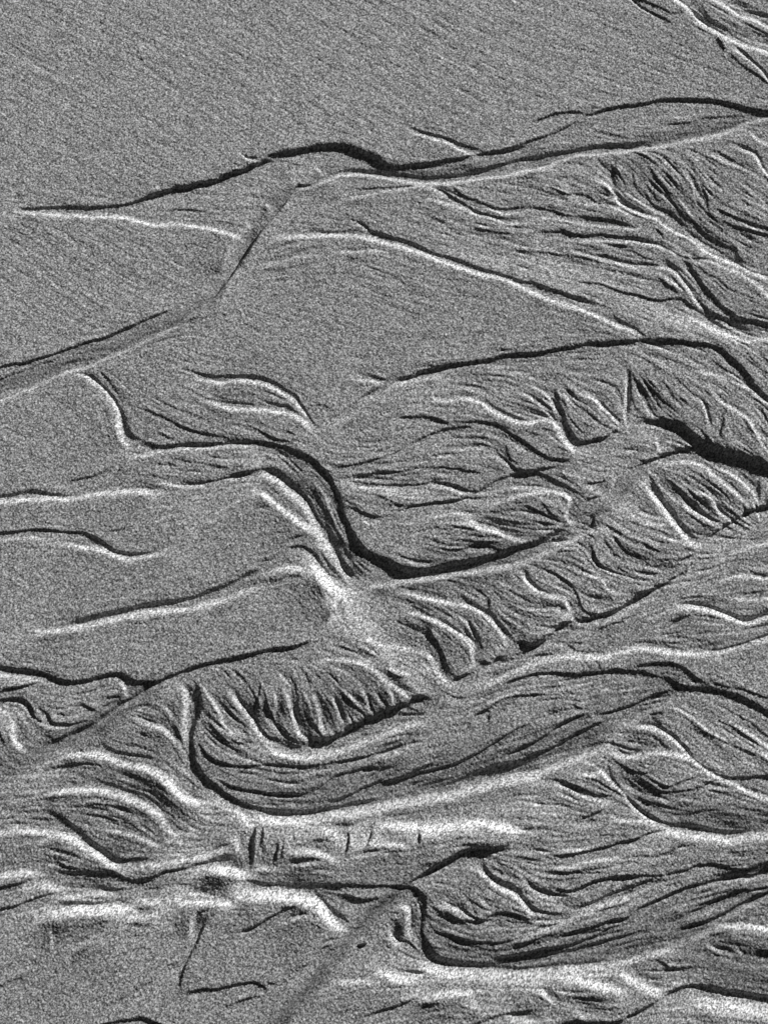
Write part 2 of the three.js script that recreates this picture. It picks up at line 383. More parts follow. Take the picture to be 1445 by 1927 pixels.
B(7, .55, 1067,722, 1091,741, 1118,753, 1141,782);
D(6, .7, 1132,753, 1144,772);
D(6, .7, 1010,808, 1030,810, 1051,822);
F(70, .45, 760,715, 900,705, 1000,705, 1120,725);
F(60, .5, 880,730, 960,760, 1040,790);
F(50, .6, 1040,730, 1090,770, 1130,815);
F(60, .5, 640,890, 760,875, 850,850, 940,840);
D(5, .9, 646,902, 680,907, 713,909, 768,912, 800,909, 830,904);
D(4, .9, 638,894, 677,893, 718,889, 760,884, 800,878, 851,880, 878,885, 900,888, 920,896);
D(4, .7, 621,880, 655,876, 699,866, 732,856, 767,840);
D(8, 1, 795,910, 817,905, 851,910, 873,918, 892,923, 912,916, 934,903, 956,895, 975,889, 1003,888, 1025,894, 1044,903, 1067,914, 1083,927, 1092,941);
B(7, .6, 795,913, 829,914, 856,921, 884,932);
D(7, 1, 740,963, 773,952, 809,947, 845,943, 873,935, 895,924);
D(5, 1, 644,947, 666,955, 699,969, 716,973, 738,966);
B(6, .5, 677,972, 693,985, 712,979);
D(4, .8, 699,930, 732,941, 763,954);
D(4, .6, 573,759, 608,764, 628,771, 649,771);
B(8, .4, 801,985, 823,974, 851,968, 878,968, 900,970);
D(4, .7, 809,971, 845,965, 895,965, 912,968);
B(8, .75, 917,957, 945,943, 975,932, 1006,927, 1033,925, 1058,930, 1072,943, 1069,963);
B(7, 1, 1072,943, 1070,955, 1066,970, 1070,980, 1078,987);
B(6, .4, 939,921, 970,916, 1006,917, 1033,921);
D(6, .9, 970,949, 992,952, 1011,961, 1033,972, 1055,981, 1069,983);
D(8, .8, 1017,943, 1033,963, 1053,977);
B(10, .9, 865,977, 887,982, 906,993, 928,999, 950,1007, 978,1015, 997,1019);
D(22, .5, 900,980, 950,990, 1010,1000);
D(4, .8, 834,1010, 865,1015, 895,1019, 928,1018, 956,1021);
D(6, .9, 820,1024, 837,1035, 865,1035, 892,1026, 917,1026, 939,1033, 947,1037);
B(6, .3, 870,1037, 906,1035, 934,1036);
D(17, 1.2, 730,1064, 768,1073, 795,1073, 831,1065, 865,1058, 895,1053, 923,1046, 950,1036, 978,1026, 1003,1021, 1025,1013, 1044,1001, 1069,989);
D(5, .9, 740,1038, 762,1049, 781,1054, 815,1055, 834,1058);
B(8, .5, 757,1051, 784,1062, 817,1061);
B(10, .75, 690,1108, 740,1096, 781,1091, 823,1086, 865,1080, 906,1073, 948,1066, 978,1061, 1006,1051, 1033,1040, 1058,1026, 1089,1012, 1114,999, 1139,988);
F(50, .6, 830,1000, 900,1005, 980,1020);
F(50, .6, 900,955, 980,975, 1060,985);
F(40, .4, 960,900, 1040,920, 1075,950);
F(40, .4, 660,930, 740,940, 850,930);

// ---------------------------------------------------------------- left: two gullies and their common channel
D(9, 1, 365,700, 400,707, 435,707, 469,708, 500,712, 528,726, 552,741, 570,760, 580,781, 592,798, 606,806);
D(5, .7, 342,693, 374,701, 408,707);
B(9, .65, 363,712, 415,720, 450,717, 498,724, 538,745, 563,764, 577,785, 590,798);
B(7, .3, 400,722, 450,719, 504,727);
D(6, .9, 483,748, 511,757, 538,764, 552,774);
D(4, .6, 531,753, 545,767, 573,788);
D(4, .8, 375,743, 398,752, 450,758, 491,764);
B(9, .85, 384,750, 422,767, 457,771, 498,772, 525,776, 552,783, 573,798, 589,816);
D(5, .9, 459,798, 486,810, 507,821, 531,829, 556,829, 573,826);
D(5, .7, 538,809, 559,819);
D(12, 1.1, 263,829, 284,836, 311,840, 346,836, 380,833, 434,834, 469,831, 504,835, 538,843, 566,854, 590,866, 611,885, 628,909, 639,933, 645,958, 652,980, 663,1002, 677,1024, 699,1041);
D(15, 1.1, 656,990, 663,1002, 677,1024, 699,1041, 727,1053, 754,1065, 787,1071);
D(9, 1.05, 149,701, 173,707, 194,726, 215,750, 232,778, 240,802, 249,819, 270,830);
B(9, .8, 138,701, 166,712, 190,729, 208,750, 221,774, 225,805);
B(12, 1, 218,780, 225,805, 232,829, 249,849);
D(7, .5, 183,688, 201,712, 225,746, 240,775);
D(5, .9, 261,765, 294,779, 325,793, 363,809, 408,819, 446,828);
D(5, .7, 291,807, 318,822, 336,831);
D(7, .9, 0,930, 28,928, 59,921, 86,926, 114,930, 145,928);
D(8, .5, 114,909, 145,902, 173,897, 197,885, 216,867);
B(11, .85, 0,945, 52,940, 104,938, 138,938, 166,933, 194,930, 235,926, 270,926, 304,930);
D(6, .5, 232,862, 221,888, 205,905);
B(9, .35, 221,895, 242,867, 270,857, 311,850, 346,845, 415,841, 480,840);
B(7, .55, 287,902, 339,914, 381,914, 400,908);
D(6, .9, 332,905, 381,907, 415,902, 450,892, 490,882);
D(6, .4, 300,862, 360,868, 420,880, 440,892);
F(45, .5, 280,870, 360,880, 440,895);
F(40, .3, 330,710, 420,740, 520,760);
F(50, .35, 270,745, 340,790, 440,825);
D(14, 1.1, 441,896, 469,887, 497,880, 522,887, 541,904, 563,922, 580,941, 594,963, 605,983, 619,1005, 630,1027, 644,1055, 657,1071, 671,1088);
B(17, .9, 486,888, 519,902, 541,922, 561,938, 577,958, 591,980, 605,1008, 619,1033, 632,1055, 649,1085, 666,1102);
B(12, 1, 472,922, 497,933, 519,952, 544,969, 566,985, 591,1002, 604,1015);
B(8, .35, 417,969, 450,941, 480,922);
D(12, .8, 690,1055, 718,1058, 750,1066);
D(46, .3, 545,880, 590,930, 625,990, 665,1050);
D(4, .7, 622,955, 627,980, 628,1000);
D(6, .5, 585,905, 605,940, 620,985);
B(6, .4, 600,905, 618,945, 632,990);
D(7, .9, 525,1041, 538,1033, 555,1027, 577,1031, 594,1041, 605,1063, 621,1080, 641,1091);
B(18, 1.1, 577,1055, 594,1071, 605,1091, 621,1110, 636,1124);
B(20, 1.1, 596,1068, 617,1090, 636,1112, 655,1117);
B(13, .6, 483,1093, 516,1077, 550,1071, 588,1074);
D(7, .45, 491,1098, 525,1091, 555,1085, 583,1085);
D(4, .6, 480,954, 513,954);
D(6, .6, 500,1055, 511,1052);
D(6, .6, 538,1016, 560,1010, 580,1006);
F(30, .7, 530,870, 590,930, 630,1010, 680,1075);
F(35, .5, 500,1030, 570,1020, 630,1080);
D(6, 1, 0,1003, 41,998, 80,995, 121,999, 156,1003, 180,1010, 201,1025, 221,1037, 263,1041, 294,1036);
B(7, .5, 0,1018, 45,1013, 104,1017);
B(9, .75, 104,1032, 128,1027, 166,1032, 194,1036, 218,1046, 249,1051, 284,1046, 311,1034, 332,1025);
D(7, .4, 183,1003, 221,997, 256,987);
D(16, .7, 121,1171, 156,1165, 187,1157, 221,1148, 263,1141, 304,1134, 346,1126, 387,1112, 432,1098, 467,1081, 498,1068);
B(11, .8, 62,1191, 93,1191, 125,1184, 171,1176, 218,1165, 265,1156, 311,1151, 358,1146, 415,1131, 450,1120, 498,1101);
B(7, .25, 367,1005, 408,970, 450,942);
B(11, .6, 636,1131, 628,1153, 619,1173);

// ---------------------------------------------------------------- right middle: curtain of small slides
D(11, 1.1, 1222,891, 1233,910, 1247,938, 1266,960, 1283,985, 1300,1004, 1316,1018);
B(13, 1, 1208,896, 1222,924, 1236,943, 1253,965, 1269,985, 1286,1007, 1302,1021, 1322,1026);
B(6, .5, 1194,957, 1217,971, 1250,971);
B(6, .5, 1203,988, 1239,988, 1272,990);
B(7, .5, 1236,1007, 1266,1018, 1294,1021);
D(7, .9, 1100,1015, 1114,1032, 1120,1051, 1131,1068, 1147,1076);
B(5, .5, 1109,1035, 1120,1062, 1139,1076, 1170,1087);
D(6, .8, 1147,996, 1164,1024, 1178,1040, 1200,1049, 1222,1062, 1233,1065, 1250,1058);
B(5, .55, 1170,1007, 1194,1014, 1211,1021);
D(5, .7, 1214,1021, 1225,1040);
B(9, .5, 1222,1068, 1244,1071);
D(5, .8, 1153,1068, 1178,1076, 1192,1085);
B(9, .6, 1239,877, 1280,869, 1322,877, 1349,899, 1377,921, 1402,946, 1410,957);
B(9, .7, 1336,874, 1372,891, 1399,910, 1419,927, 1426,952);
D(10, .9, 1427,899, 1430,924, 1432,949);
C(10, .9, 1322,1018, 1349,999, 1372,983, 1399,965, 1424,954, 1445,948);
B(7, .9, 1302,916, 1316,927, 1336,935, 1347,952, 1361,971, 1372,981);
D(7, .9, 1305,927, 1313,949, 1325,965, 1344,977, 1361,981);
D(5, .6, 1338,932, 1352,952, 1369,968);
B(9, .9, 1275,930, 1289,949, 1308,963, 1333,979, 1361,989);
D(6, .7, 1266,910, 1294,941, 1311,957);
C(9, .85, 1314,832, 1294,842, 1266,851, 1239,858, 1215,868, 1188,882);
M(13, .3, 1205,885, 1170,924, 1136,955, 1118,985);
D(10, .8, 1180,878, 1192,882);
D(5, .9, 1095,910, 1128,906, 1147,902);
D(8, 1, 1098,941, 1120,935, 1134,931);
D(8, .4, 1192,894, 1170,924, 1136,955, 1122,968);
B(12, .35, 1161,899, 1142,927);
D(5, .9, 1119,968, 1116,990);
D(36, .5, 1270,900, 1330,940, 1390,980);
D(36, .5, 1130,1020, 1200,1040, 1270,1050);
F(50, .7, 1250,890, 1320,930, 1380,990);
F(40, .6, 1330,890, 1400,920, 1425,955);
F(50, .7, 1110,1010, 1150,1060, 1210,1090);
F(50, .6, 1180,1000, 1230,1040, 1290,1030);
F(40, .5, 1120,860, 1180,840, 1230,830);

// ---------------------------------------------------------------- centre: hooked slides above the diagonal channel
D(5, .8, 733,1106, 755,1109, 777,1115, 799,1120);
B(9, .9, 750,1112, 783,1121, 810,1127, 844,1134, 871,1141, 902,1151, 921,1167, 938,1184, 949,1203, 954,1222);
D(9, .95, 860,1115, 877,1131, 902,1142, 924,1153, 940,1170, 957,1189, 971,1203);
D(5, .8, 922,1123, 921,1145);
B(9, .9, 758,1151, 791,1159, 819,1167, 849,1184, 871,1200, 888,1217, 889,1239, 888,1258);
D(9, .95, 816,1156, 838,1170, 857,1184, 877,1198, 890,1211);
B(7, .6, 849,1159, 871,1167, 885,1186, 891,1203);
D(8, .9, 880,1162, 891,1187, 904,1211, 910,1230);
D(9, 1.05, 791,1167, 808,1184, 816,1203, 830,1225, 838,1247, 844,1272, 852,1279);
C(14, 1, 895,1239, 916,1247, 943,1236, 960,1231);
C(11, 1, 971,1206, 985,1210, 1004,1211);
C(9, .95, 849,1281, 877,1270, 890,1262);
B(11, .8, 810,1252, 827,1272, 844,1286);
B(10, .35, 669,1203, 697,1203, 716,1214, 744,1217, 777,1225, 805,1234, 819,1258);
D(7, .5, 694,1217, 711,1231, 722,1245);
D(6, .8, 725,1259, 744,1272, 763,1276);
B(12, .5, 727,1256, 755,1266, 775,1270);
B(10, .6, 600,1242, 641,1242, 683,1249, 705,1261, 725,1281, 744,1294, 758,1305);
F(50, .5, 780,1140, 850,1170, 900,1230);
F(50, .5, 860,1110, 920,1150, 970,1200);
F(60, .35, 660,1215, 750,1235, 810,1280);
C(11, 1, 1081,1167, 1111,1161, 1149,1152, 1179,1135, 1209,1118, 1239,1103);
C(12, 1, 975,1208, 998,1212, 1021,1205, 1047,1182, 1066,1173, 1085,1167);
B(9, .9, 979,1065, 990,1095, 1009,1112, 1036,1122, 1062,1129, 1070,1148, 1079,1169);
D(8, .9, 984,1060, 990,1070, 998,1092, 1013,1107, 1040,1118, 1066,1129, 1081,1152);
D(7, .8, 1032,1073, 1058,1088, 1085,1114, 1092,1137, 1107,1156);
B(5, .45, 1040,1077, 1073,1092, 1085,1105);
B(5, .4, 972,1144, 1013,1148, 1051,1144, 1068,1156);
B(6, .6, 1089,1092, 1111,1084, 1134,1095, 1145,1110, 1172,1114);
D(5, .8, 1123,1088, 1141,1105);
D(7, .9, 1115,1035, 1126,1061, 1150,1075);
B(12, .35, 1119,1182, 1164,1160, 1221,1122, 1277,1073);
D(6, .5, 1107,1190, 1164,1171, 1200,1150);
D(36, .5, 1000,1120, 1060,1140, 1140,1120);
F(50, .6, 1000,1080, 1060,1110, 1110,1150);
F(50, .5, 930,1140, 1000,1180, 1040,1180);
F(60, .5, 1090,1060, 1150,1100, 1210,1110);

// ---------------------------------------------------------------- left edge: the crumbling rim and the vertical gully
D(11, 1.1, 0,1257, 25,1260, 56,1263, 87,1266, 106,1275, 131,1283, 162,1280, 187,1274, 212,1268, 230,1268, 246,1277, 274,1283, 293,1285, 311,1277, 336,1266, 364,1258, 399,1247, 423,1241, 450,1235, 488,1228, 523,1221, 558,1216, 592,1204);
D(6, .9, 0,1302, 31,1294, 62,1286, 90,1283);
B(12, .35, 0,1274, 47,1277, 90,1278);
D(9, 1, 0,1317, 28,1313, 47,1317, 59,1330, 62,1352, 68,1373);
C(10, 1, 72,1327, 84,1339, 93,1355, 103,1364, 125,1364, 149,1358, 174,1355);
C(8, 1, 103,1342, 115,1342, 125,1352);
C(9, 1.1, 146,1327, 165,1330, 181,1342);
D(7, .9, 193,1317, 215,1310, 234,1311);
B(8, .9, 230,1283, 235,1296, 238,1310);
B(9, 1, 25,1358, 27,1383, 34,1401, 53,1417);
B(10, .5, 0,1336, 19,1342, 34,1352);
B(5, .7, 84,1370, 137,1370);
D(14, .8, 78,1408, 125,1383, 171,1361, 218,1330, 265,1302, 286,1286);
B(9, .35, 170,1370, 234,1330, 271,1305, 311,1286);
B(10, .8, 339,1289, 349,1305, 349,1333, 346,1364, 346,1405);
D(11, 1.2, 364,1280, 374,1296, 378,1317, 374,1342, 364,1367, 361,1395, 366,1425, 371,1442, 389,1464, 402,1477, 436,1501, 471,1515, 506,1523, 544,1527, 585,1525, 627,1518, 679,1508, 724,1503);
D(5, .9, 324,1358, 336,1377, 340,1402);
B(9, .85, 252,1355, 271,1364, 302,1370, 318,1386, 333,1408);
B(6, .5, 305,1327, 321,1342, 325,1358);
D(5, .9, 184,1389, 199,1405, 224,1414, 265,1420, 296,1431);
D(5, .6, 142,1402, 155,1415, 170,1424);
D(16, .5, 0,1375, 12,1400, 20,1415);
D(14, .5, 80,1380, 105,1392, 130,1396);
F(40, .5, 30,1320, 120,1340, 200,1320);
F(40, .4, 260,1340, 320,1380, 340,1400);

// ---------------------------------------------------------------- the bowl: ribs hanging from its upper rim
D(8, .9, 381,1338, 395,1362, 416,1387, 440,1399, 468,1395, 488,1400);
B(7, .75, 381,1300, 402,1324, 416,1349, 433,1376, 454,1388);
B(11, .85, 423,1290, 440,1311, 461,1338, 478,1366, 499,1397);
D(13, 1, 440,1293, 454,1317, 471,1338, 485,1362, 502,1383, 530,1394, 558,1404, 585,1399);
D(6, .8, 492,1280, 488,1311, 478,1335);
B(6, .7, 500,1290, 513,1297, 520,1317, 518,1335, 516,1355);
D(7, .8, 502,1314, 502,1338, 511,1355);
B(8, .95, 534,1290, 540,1297, 547,1328, 551,1355, 564,1383, 592,1397);
D(8, .5, 530,1297, 534,1330, 538,1370);
D(7, .7, 571,1297, 558,1321, 558,1345, 571,1373);
B(7, .85, 585,1297, 597,1328, 603,1355, 610,1387);
B(5, .6, 571,1300, 580,1320, 590,1345);
D(6, .6, 571,1335, 578,1352, 592,1376);
B(7, .85, 620,1304, 634,1331, 641,1366);
D(6, .6, 606,1345, 616,1376);
D(7, .8, 634,1310, 644,1345, 645,1373);
B(6, .65, 641,1290, 668,1321, 689,1342);
B(7, .85, 675,1290, 689,1317, 700,1345);
D(6, .7, 689,1304, 700,1331, 705,1342);
B(6, .65, 703,1300, 717,1328);
B(7, .7, 724,1290, 737,1310, 739,1331);
B(8, .75, 731,1283, 758,1304, 776,1317);
C(15, 1.05, 575,1392, 613,1389, 637,1380, 658,1366, 689,1352, 717,1342, 745,1330, 765,1323, 786,1313, 814,1311);
D(54, .4, 400,1330, 470,1335, 560,1335, 640,1325, 720,1305);
B(12, .65, 499,1404, 523,1418, 558,1425, 599,1425, 644,1414, 689,1397, 731,1380, 782,1359, 803,1349);
D(7, 1, 371,1394, 388,1421, 419,1435, 454,1442, 495,1439, 540,1440, 592,1440, 644,1432, 696,1420, 741,1406, 772,1397);
B(6, .45, 544,1458, 592,1456);
B(9, .35, 690,1426, 730,1418, 770,1410);
D(5, .95, 402,1466, 436,1480, 481,1489, 523,1494, 564,1494, 599,1482, 627,1463, 668,1449, 713,1444, 748,1439);
D(5, .6, 402,1442, 430,1456, 455,1457);
D(5, .8, 610,1508, 644,1499, 679,1485, 717,1466, 737,1446);
F(45, .5, 395,1290, 420,1350, 450,1395);
F(35, .5, 440,1280, 470,1330, 500,1390);
F(35, .5, 510,1275, 520,1330, 540,1390);
F(35, .5, 570,1275, 580,1330, 600,1385);
F(35, .5, 620,1270, 640,1320, 660,1360);
F(35, .5, 670,1270, 700,1310, 725,1335);
F(60, .55, 380,1410, 450,1455, 560,1465, 680,1435, 770,1400);
F(50, .5, 420,1470, 520,1510, 640,1495, 740,1450);

// ---------------------------------------------------------------- the broad diagonal channel
D(5, .7, 737,1471, 792,1446, 832,1428);
D(5, .85, 700,1474, 760,1462, 854,1437, 879,1428, 916,1406, 952,1385, 977,1368, 1002,1357);
D(5, .95, 946,1425, 977,1409, 1008,1394, 1026,1382, 1054,1363, 1085,1348, 1113,1340);
D(5, .95, 916,1446, 977,1431, 1023,1412, 1060,1397, 1082,1382, 1116,1366, 1145,1354);
D(5, .6, 832,1477, 885,1456, 946,1440, 1008,1432);
D(6, 1, 943,1285, 971,1278, 996,1269, 1020,1266, 1051,1268, 1085,1269, 1116,1266, 1145,1263, 1187,1259);
D(5, .95, 885,1348, 916,1335, 934,1321, 962,1309, 993,1308, 1036,1306);
B(6, .5, 891,1338, 928,1318, 965,1305, 990,1304);
B(12, .45, 900,1295, 934,1281, 977,1261, 1023,1243, 1054,1237, 1100,1235, 1145,1237);
D(5, .6, 922,1335, 919,1366);
D(7, .5, 977,1240, 1014,1231, 1051,1231);
D(30, .35, 780,1485, 900,1452, 1020,1418, 1120,1375, 1210,1325);
D(4, .9, 1051,1210, 1073,1214, 1089,1225, 1134,1225);
B(10, .65, 1090,1243, 1141,1237, 1179,1224, 1217,1220, 1258,1229, 1300,1231, 1345,1229, 1398,1216, 1445,1201);
D(6, .9, 1315,1225, 1364,1220, 1409,1207, 1445,1192);
D(4, .7, 1194,1205, 1240,1210, 1290,1224);
D(8, 1, 1270,1144, 1292,1133, 1315,1133, 1338,1139, 1364,1152, 1398,1161, 1428,1156, 1445,1150);
B(10, .95, 1262,1160, 1285,1144, 1315,1144, 1345,1152, 1375,1163, 1405,1171, 1445,1163);
D(4, .8, 1251,1171, 1277,1163, 1304,1156);
B(8, .6, 1345,1103, 1372,1088, 1402,1084, 1445,1092);
B(7, .35, 1353,1058, 1390,1035, 1445,1020);
D(6, .6, 1394,1060, 1417,1076, 1445,1084);
B(8, .4, 1356,1125, 1402,1129, 1445,1126);
D(5, .8, 1126,1243, 1130,1261);
D(7, 1, 1187,1257, 1224,1250, 1262,1248, 1288,1259, 1311,1276, 1338,1290);
D(6, 1, 1141,1261, 1187,1261, 1221,1269, 1250,1277);
D(16, 1.1, 1240,1275, 1258,1280, 1285,1291, 1334,1295, 1372,1307, 1409,1322, 1445,1342);
D(6, .9, 1326,1276, 1360,1290, 1405,1303, 1445,1316);
D(5, 1, 1119,1348, 1156,1335, 1202,1322, 1232,1307, 1270,1295);
B(5, .7, 1114,1340, 1119,1352);
B(8, .45, 1164,1374, 1202,1352, 1240,1329, 1270,1303);
D(4, .8, 1074,1322, 1089,1333, 1115,1333);
D(26, .4, 1190,1270, 1250,1262, 1300,1275);
F(70, .45, 900,1290, 1050,1215, 1200,1140, 1320,1060, 1440,980);
F(70, .45, 700,1485, 900,1410, 1060,1350, 1250,1290);
F(50, .4, 850,1340, 950,1310, 1080,1290);
F(50, .4, 1000,1300, 1120,1290, 1240,1290);
F(60, .4, 1280,1200, 1360,1190, 1440,1170);
F(60, .4, 1300,1110, 1440,1105);
F(50, .3, 1330,1060, 1445,1040);
F(30, .5, 1180,1270, 1270,1270, 1330,1300);

// ---------------------------------------------------------------- right: fans below the channel
D(9, 1, 1220,1346, 1237,1357, 1243,1369, 1268,1381, 1283,1397, 1299,1418, 1314,1437, 1336,1452, 1363,1460, 1397,1462, 1445,1459);
B(8, .9, 1175,1369, 1209,1369, 1240,1375, 1265,1391, 1283,1409, 1302,1431, 1326,1452, 1354,1466, 1382,1477, 1410,1492, 1445,1505);
B(9, .8, 1142,1413, 1172,1425, 1200,1426, 1228,1418, 1262,1420, 1293,1428, 1315,1442);
D(6, .9, 1148,1394, 1163,1408, 1182,1418, 1209,1417);
D(5, .7, 1234,1385, 1246,1400, 1265,1412);
D(7, .9, 1160,1440, 1185,1448, 1212,1455, 1234,1454);
D(7, .9, 1237,1461, 1243,1477, 1259,1478, 1283,1469, 1317,1458);
D(6, .8, 1216,1489, 1262,1489, 1302,1483, 1339,1471, 1360,1466);
D(9, .85, 1143,1425, 1151,1461, 1166,1483, 1191,1508, 1216,1529, 1246,1545);
D(5, .5, 1185,1461, 1216,1484);
D(6, .5, 1231,1523, 1265,1531, 1302,1531, 1339,1520);
B(6, .55, 1234,1335, 1262,1332, 1293,1345, 1323,1369, 1354,1388, 1379,1403);
B(6, .5, 1370,1357, 1410,1378, 1445,1403);
B(8, .8, 1418,1405, 1432,1412, 1445,1425);
D(6, .7, 1397,1409, 1425,1422);
B(7, .5, 1394,1434, 1431,1440);
B(12, .6, 1000,1462, 1062,1437, 1108,1418, 1139,1400);
B(6, .5, 1092,1434, 1117,1440, 1132,1452);
D(34, .5, 1290,1350, 1350,1400, 1400,1440);
D(40, .55, 1180,1450, 1240,1500, 1320,1530, 1420,1545);
F(60, .55, 1250,1330, 1330,1370, 1440,1430);
F(50, .55, 1190,1390, 1260,1410, 1320,1450);
F(60, .55, 1170,1460, 1240,1510, 1340,1530);
F(60, .5, 1290,1490, 1380,1490, 1440,1510);
B(9, 1, 1080,1456, 1111,1459, 1133,1456, 1149,1475, 1174,1494, 1189,1515, 1214,1537, 1247,1558);
D(8, 1, 1018,1465, 1049,1467, 1071,1476, 1096,1487, 1121,1495, 1152,1497, 1172,1495);
D(9, .9, 1146,1462, 1158,1478, 1183,1500, 1205,1521, 1230,1537, 1250,1546);
B(7, .6, 1012,1483, 1043,1478, 1071,1486, 1096,1500, 1127,1507, 1150,1506);
B(6, .45, 1043,1498, 1068,1503, 1090,1515);
D(5, .6, 1068,1493, 1086,1509);
D(5, .7, 1077,1543, 1111,1534, 1136,1521, 1149,1509);
B(7, .6, 1134,1531, 1167,1542, 1206,1546, 1235,1556);
D(12, .95, 1208,1525, 1233,1542, 1261,1550, 1294,1550, 1322,1557, 1350,1564, 1391,1564, 1420,1558);
B(14, 1.05, 1240,1564, 1261,1569, 1294,1572, 1336,1575, 1372,1583, 1405,1575, 1445,1572);
D(30, .45, 1340,1545, 1400,1548, 1445,1545);
F(50, .45, 1020,1490, 1090,1500, 1150,1510);
F(60, .4, 1040,1570, 1110,1560, 1200,1560);

// ---------------------------------------------------------------- the braided stream, lower right
D(7, 1, 1034,1603, 1045,1607, 1073,1606, 1114,1599, 1156,1589, 1183,1581, 1211,1572, 1244,1563, 1275,1563);
B(7, .45, 1036,1602, 1086,1599, 1122,1593);
D(5, .9, 1027,1639, 1045,1640, 1086,1640, 1128,1642, 1150,1641);
B(8, .5, 1027,1641, 1045,1635, 1081,1629, 1122,1620, 1170,1614);
D(8, 1, 1078,1676, 1106,1662, 1136,1654, 1170,1650, 1211,1647, 1253,1646, 1283,1639, 1311,1629, 1338,1626, 1363,1632, 1397,1636, 1427,1630, 1445,1626);
D(9, .9, 1073,1714, 1114,1700, 1150,1680, 1183,1668, 1222,1655, 1244,1649);
D(8, .9, 1045,1763, 1081,1752, 1122,1744, 1150,1732, 1183,1727, 1203,1711, 1233,1696, 1266,1680, 1294,1668, 1327,1661, 1363,1650, 1405,1647, 1432,1639, 1445,1634);
D(5, .95, 930,1804, 1000,1790, 1045,1783, 1086,1773, 1120,1762, 1147,1747, 1178,1736);
D(5, .95, 1255,1736, 1283,1725, 1316,1711, 1344,1697, 1372,1683, 1402,1673, 1424,1678);
D(7, .95, 1266,1752, 1300,1743, 1333,1733, 1363,1718, 1397,1700, 1427,1683, 1445,1677);
B(10, .45, 960,1775, 1045,1744, 1086,1727, 1128,1708, 1170,1692, 1211,1678);
B(9, .4, 1336,1669, 1377,1661, 1445,1650);
B(8, .35, 1283,1735, 1340,1715, 1405,1686);
D(40, .25, 1150,1792, 1220,1772, 1290,1752, 1360,1728);
D(5, .6, 1244,1606, 1283,1589, 1302,1577);
D(6, .5, 1206,1610, 1222,1612);
D(6, .8, 981,1646, 993,1658, 1018,1671, 1043,1680, 1071,1688, 1096,1693);
B(10, .45, 974,1649, 999,1671, 1030,1690, 1060,1697);
D(5, .75, 1024,1662, 1058,1674, 1090,1672, 1121,1657, 1152,1651);
F(60, .55, 1000,1610, 1120,1620, 1260,1590);
F(50, .5, 990,1640, 1060,1680, 1140,1665);
F(90, .6, 1000,1790, 1150,1740, 1300,1690, 1440,1650);
F(60, .6, 1100,1800, 1250,1770, 1400,1710);
B(17, 1, 476,1545, 525,1544, 587,1543, 618,1536, 680,1527, 743,1514, 800,1505, 847,1496, 893,1484, 940,1473, 987,1464, 1024,1456);
B(15, 1, 708,1555, 758,1555, 800,1559, 847,1556, 893,1551, 931,1553, 962,1559, 984,1566);
D(15, 1.2, 800,1641, 831,1624, 862,1607, 887,1598, 909,1596, 934,1596, 959,1591);
D(5, .9, 955,1592, 966,1582, 975,1573);
D(8, 1.1, 761,1667, 789,1648, 820,1629, 850,1614);
D(10, 1.1, 903,1612, 912,1630, 925,1646, 946,1659, 968,1674, 987,1690, 999,1705, 1018,1716, 1049,1718, 1074,1715);
B(9, .95, 884,1633, 903,1637, 918,1652, 937,1671, 962,1682, 981,1696, 996,1715, 1002,1733);
D(9, 1, 832,1730, 854,1730, 879,1734, 904,1733, 929,1720, 954,1717, 976,1723, 995,1736, 1010,1747);
B(10, .5, 829,1705, 854,1711, 870,1727);
D(7, .7, 811,1705, 836,1723);
D(8, .8, 850,1703, 876,1730);
B(7, .4, 885,1683, 910,1699, 929,1717);
D(7, .6, 879,1689, 898,1720);
D(6, .8, 805,1739, 829,1756, 854,1764, 885,1772, 917,1773, 960,1770, 991,1761, 1016,1745, 1054,1737, 1078,1715);
D(5, .8, 917,1808, 950,1800, 976,1798, 1016,1789, 1069,1779);
D(6, .6, 960,1789, 1010,1767, 1069,1752);
D(40, .3, 835,1785, 900,1802, 1000,1802, 1080,1792);
F(60, .6, 820,1740, 880,1760, 960,1750, 1050,1720);
F(60, .6, 830,1790, 920,1800, 1050,1780);
F(50, .5, 830,1650, 900,1690, 960,1710);
F(40, .6, 890,1600, 960,1660, 1040,1700);

// ---------------------------------------------------------------- left: swelling bars under the rim
B(13, .95, 109,1424, 149,1421, 193,1424, 230,1437, 265,1444, 296,1458, 321,1477, 339,1499, 374,1511, 389,1508);
D(24, .6, 218,1455, 280,1472, 315,1507, 347,1538);
B(11, 1, 80,1500, 103,1490, 140,1486, 180,1488, 218,1496, 249,1508, 280,1521, 302,1539, 318,1564, 333,1575, 352,1567);
D(10, .75, 168,1465, 212,1477, 249,1490, 280,1502, 305,1524, 330,1546);
D(11, 1, 84,1525, 112,1535, 134,1549, 156,1567, 177,1586, 202,1605, 227,1617, 265,1616, 299,1605);
B(14, .95, 85,1578, 103,1574, 131,1577, 156,1592, 187,1611, 212,1627, 240,1636);
B(10, .75, 0,1567, 37,1564, 75,1566, 109,1567);
B(7, .65, 199,1563, 234,1567, 265,1577, 296,1591, 318,1589);
B(5, .5, 258,1552, 280,1570);
D(9, .95, 96,1637, 131,1642, 168,1641, 205,1639, 227,1648, 255,1656, 286,1652, 318,1639, 358,1630, 405,1619, 440,1612);
D(6, .9, 103,1617, 125,1630, 156,1639);
B(9, .65, 240,1636, 280,1630, 327,1623, 374,1614, 414,1602, 436,1592);
B(11, .8, 442,1577, 445,1592, 446,1608);
B(12, .8, 0,1651, 31,1644, 62,1644, 87,1648);
D(10, .75, 0,1670, 37,1662, 69,1653, 96,1650);
B(15, .65, 62,1673, 93,1667, 115,1671);
B(14, 1, 367,1646, 405,1637, 447,1641, 465,1648);
D(8, .5, 140,1515, 200,1515, 250,1523);
F(60, .45, 60,1480, 160,1455, 260,1480, 330,1540);
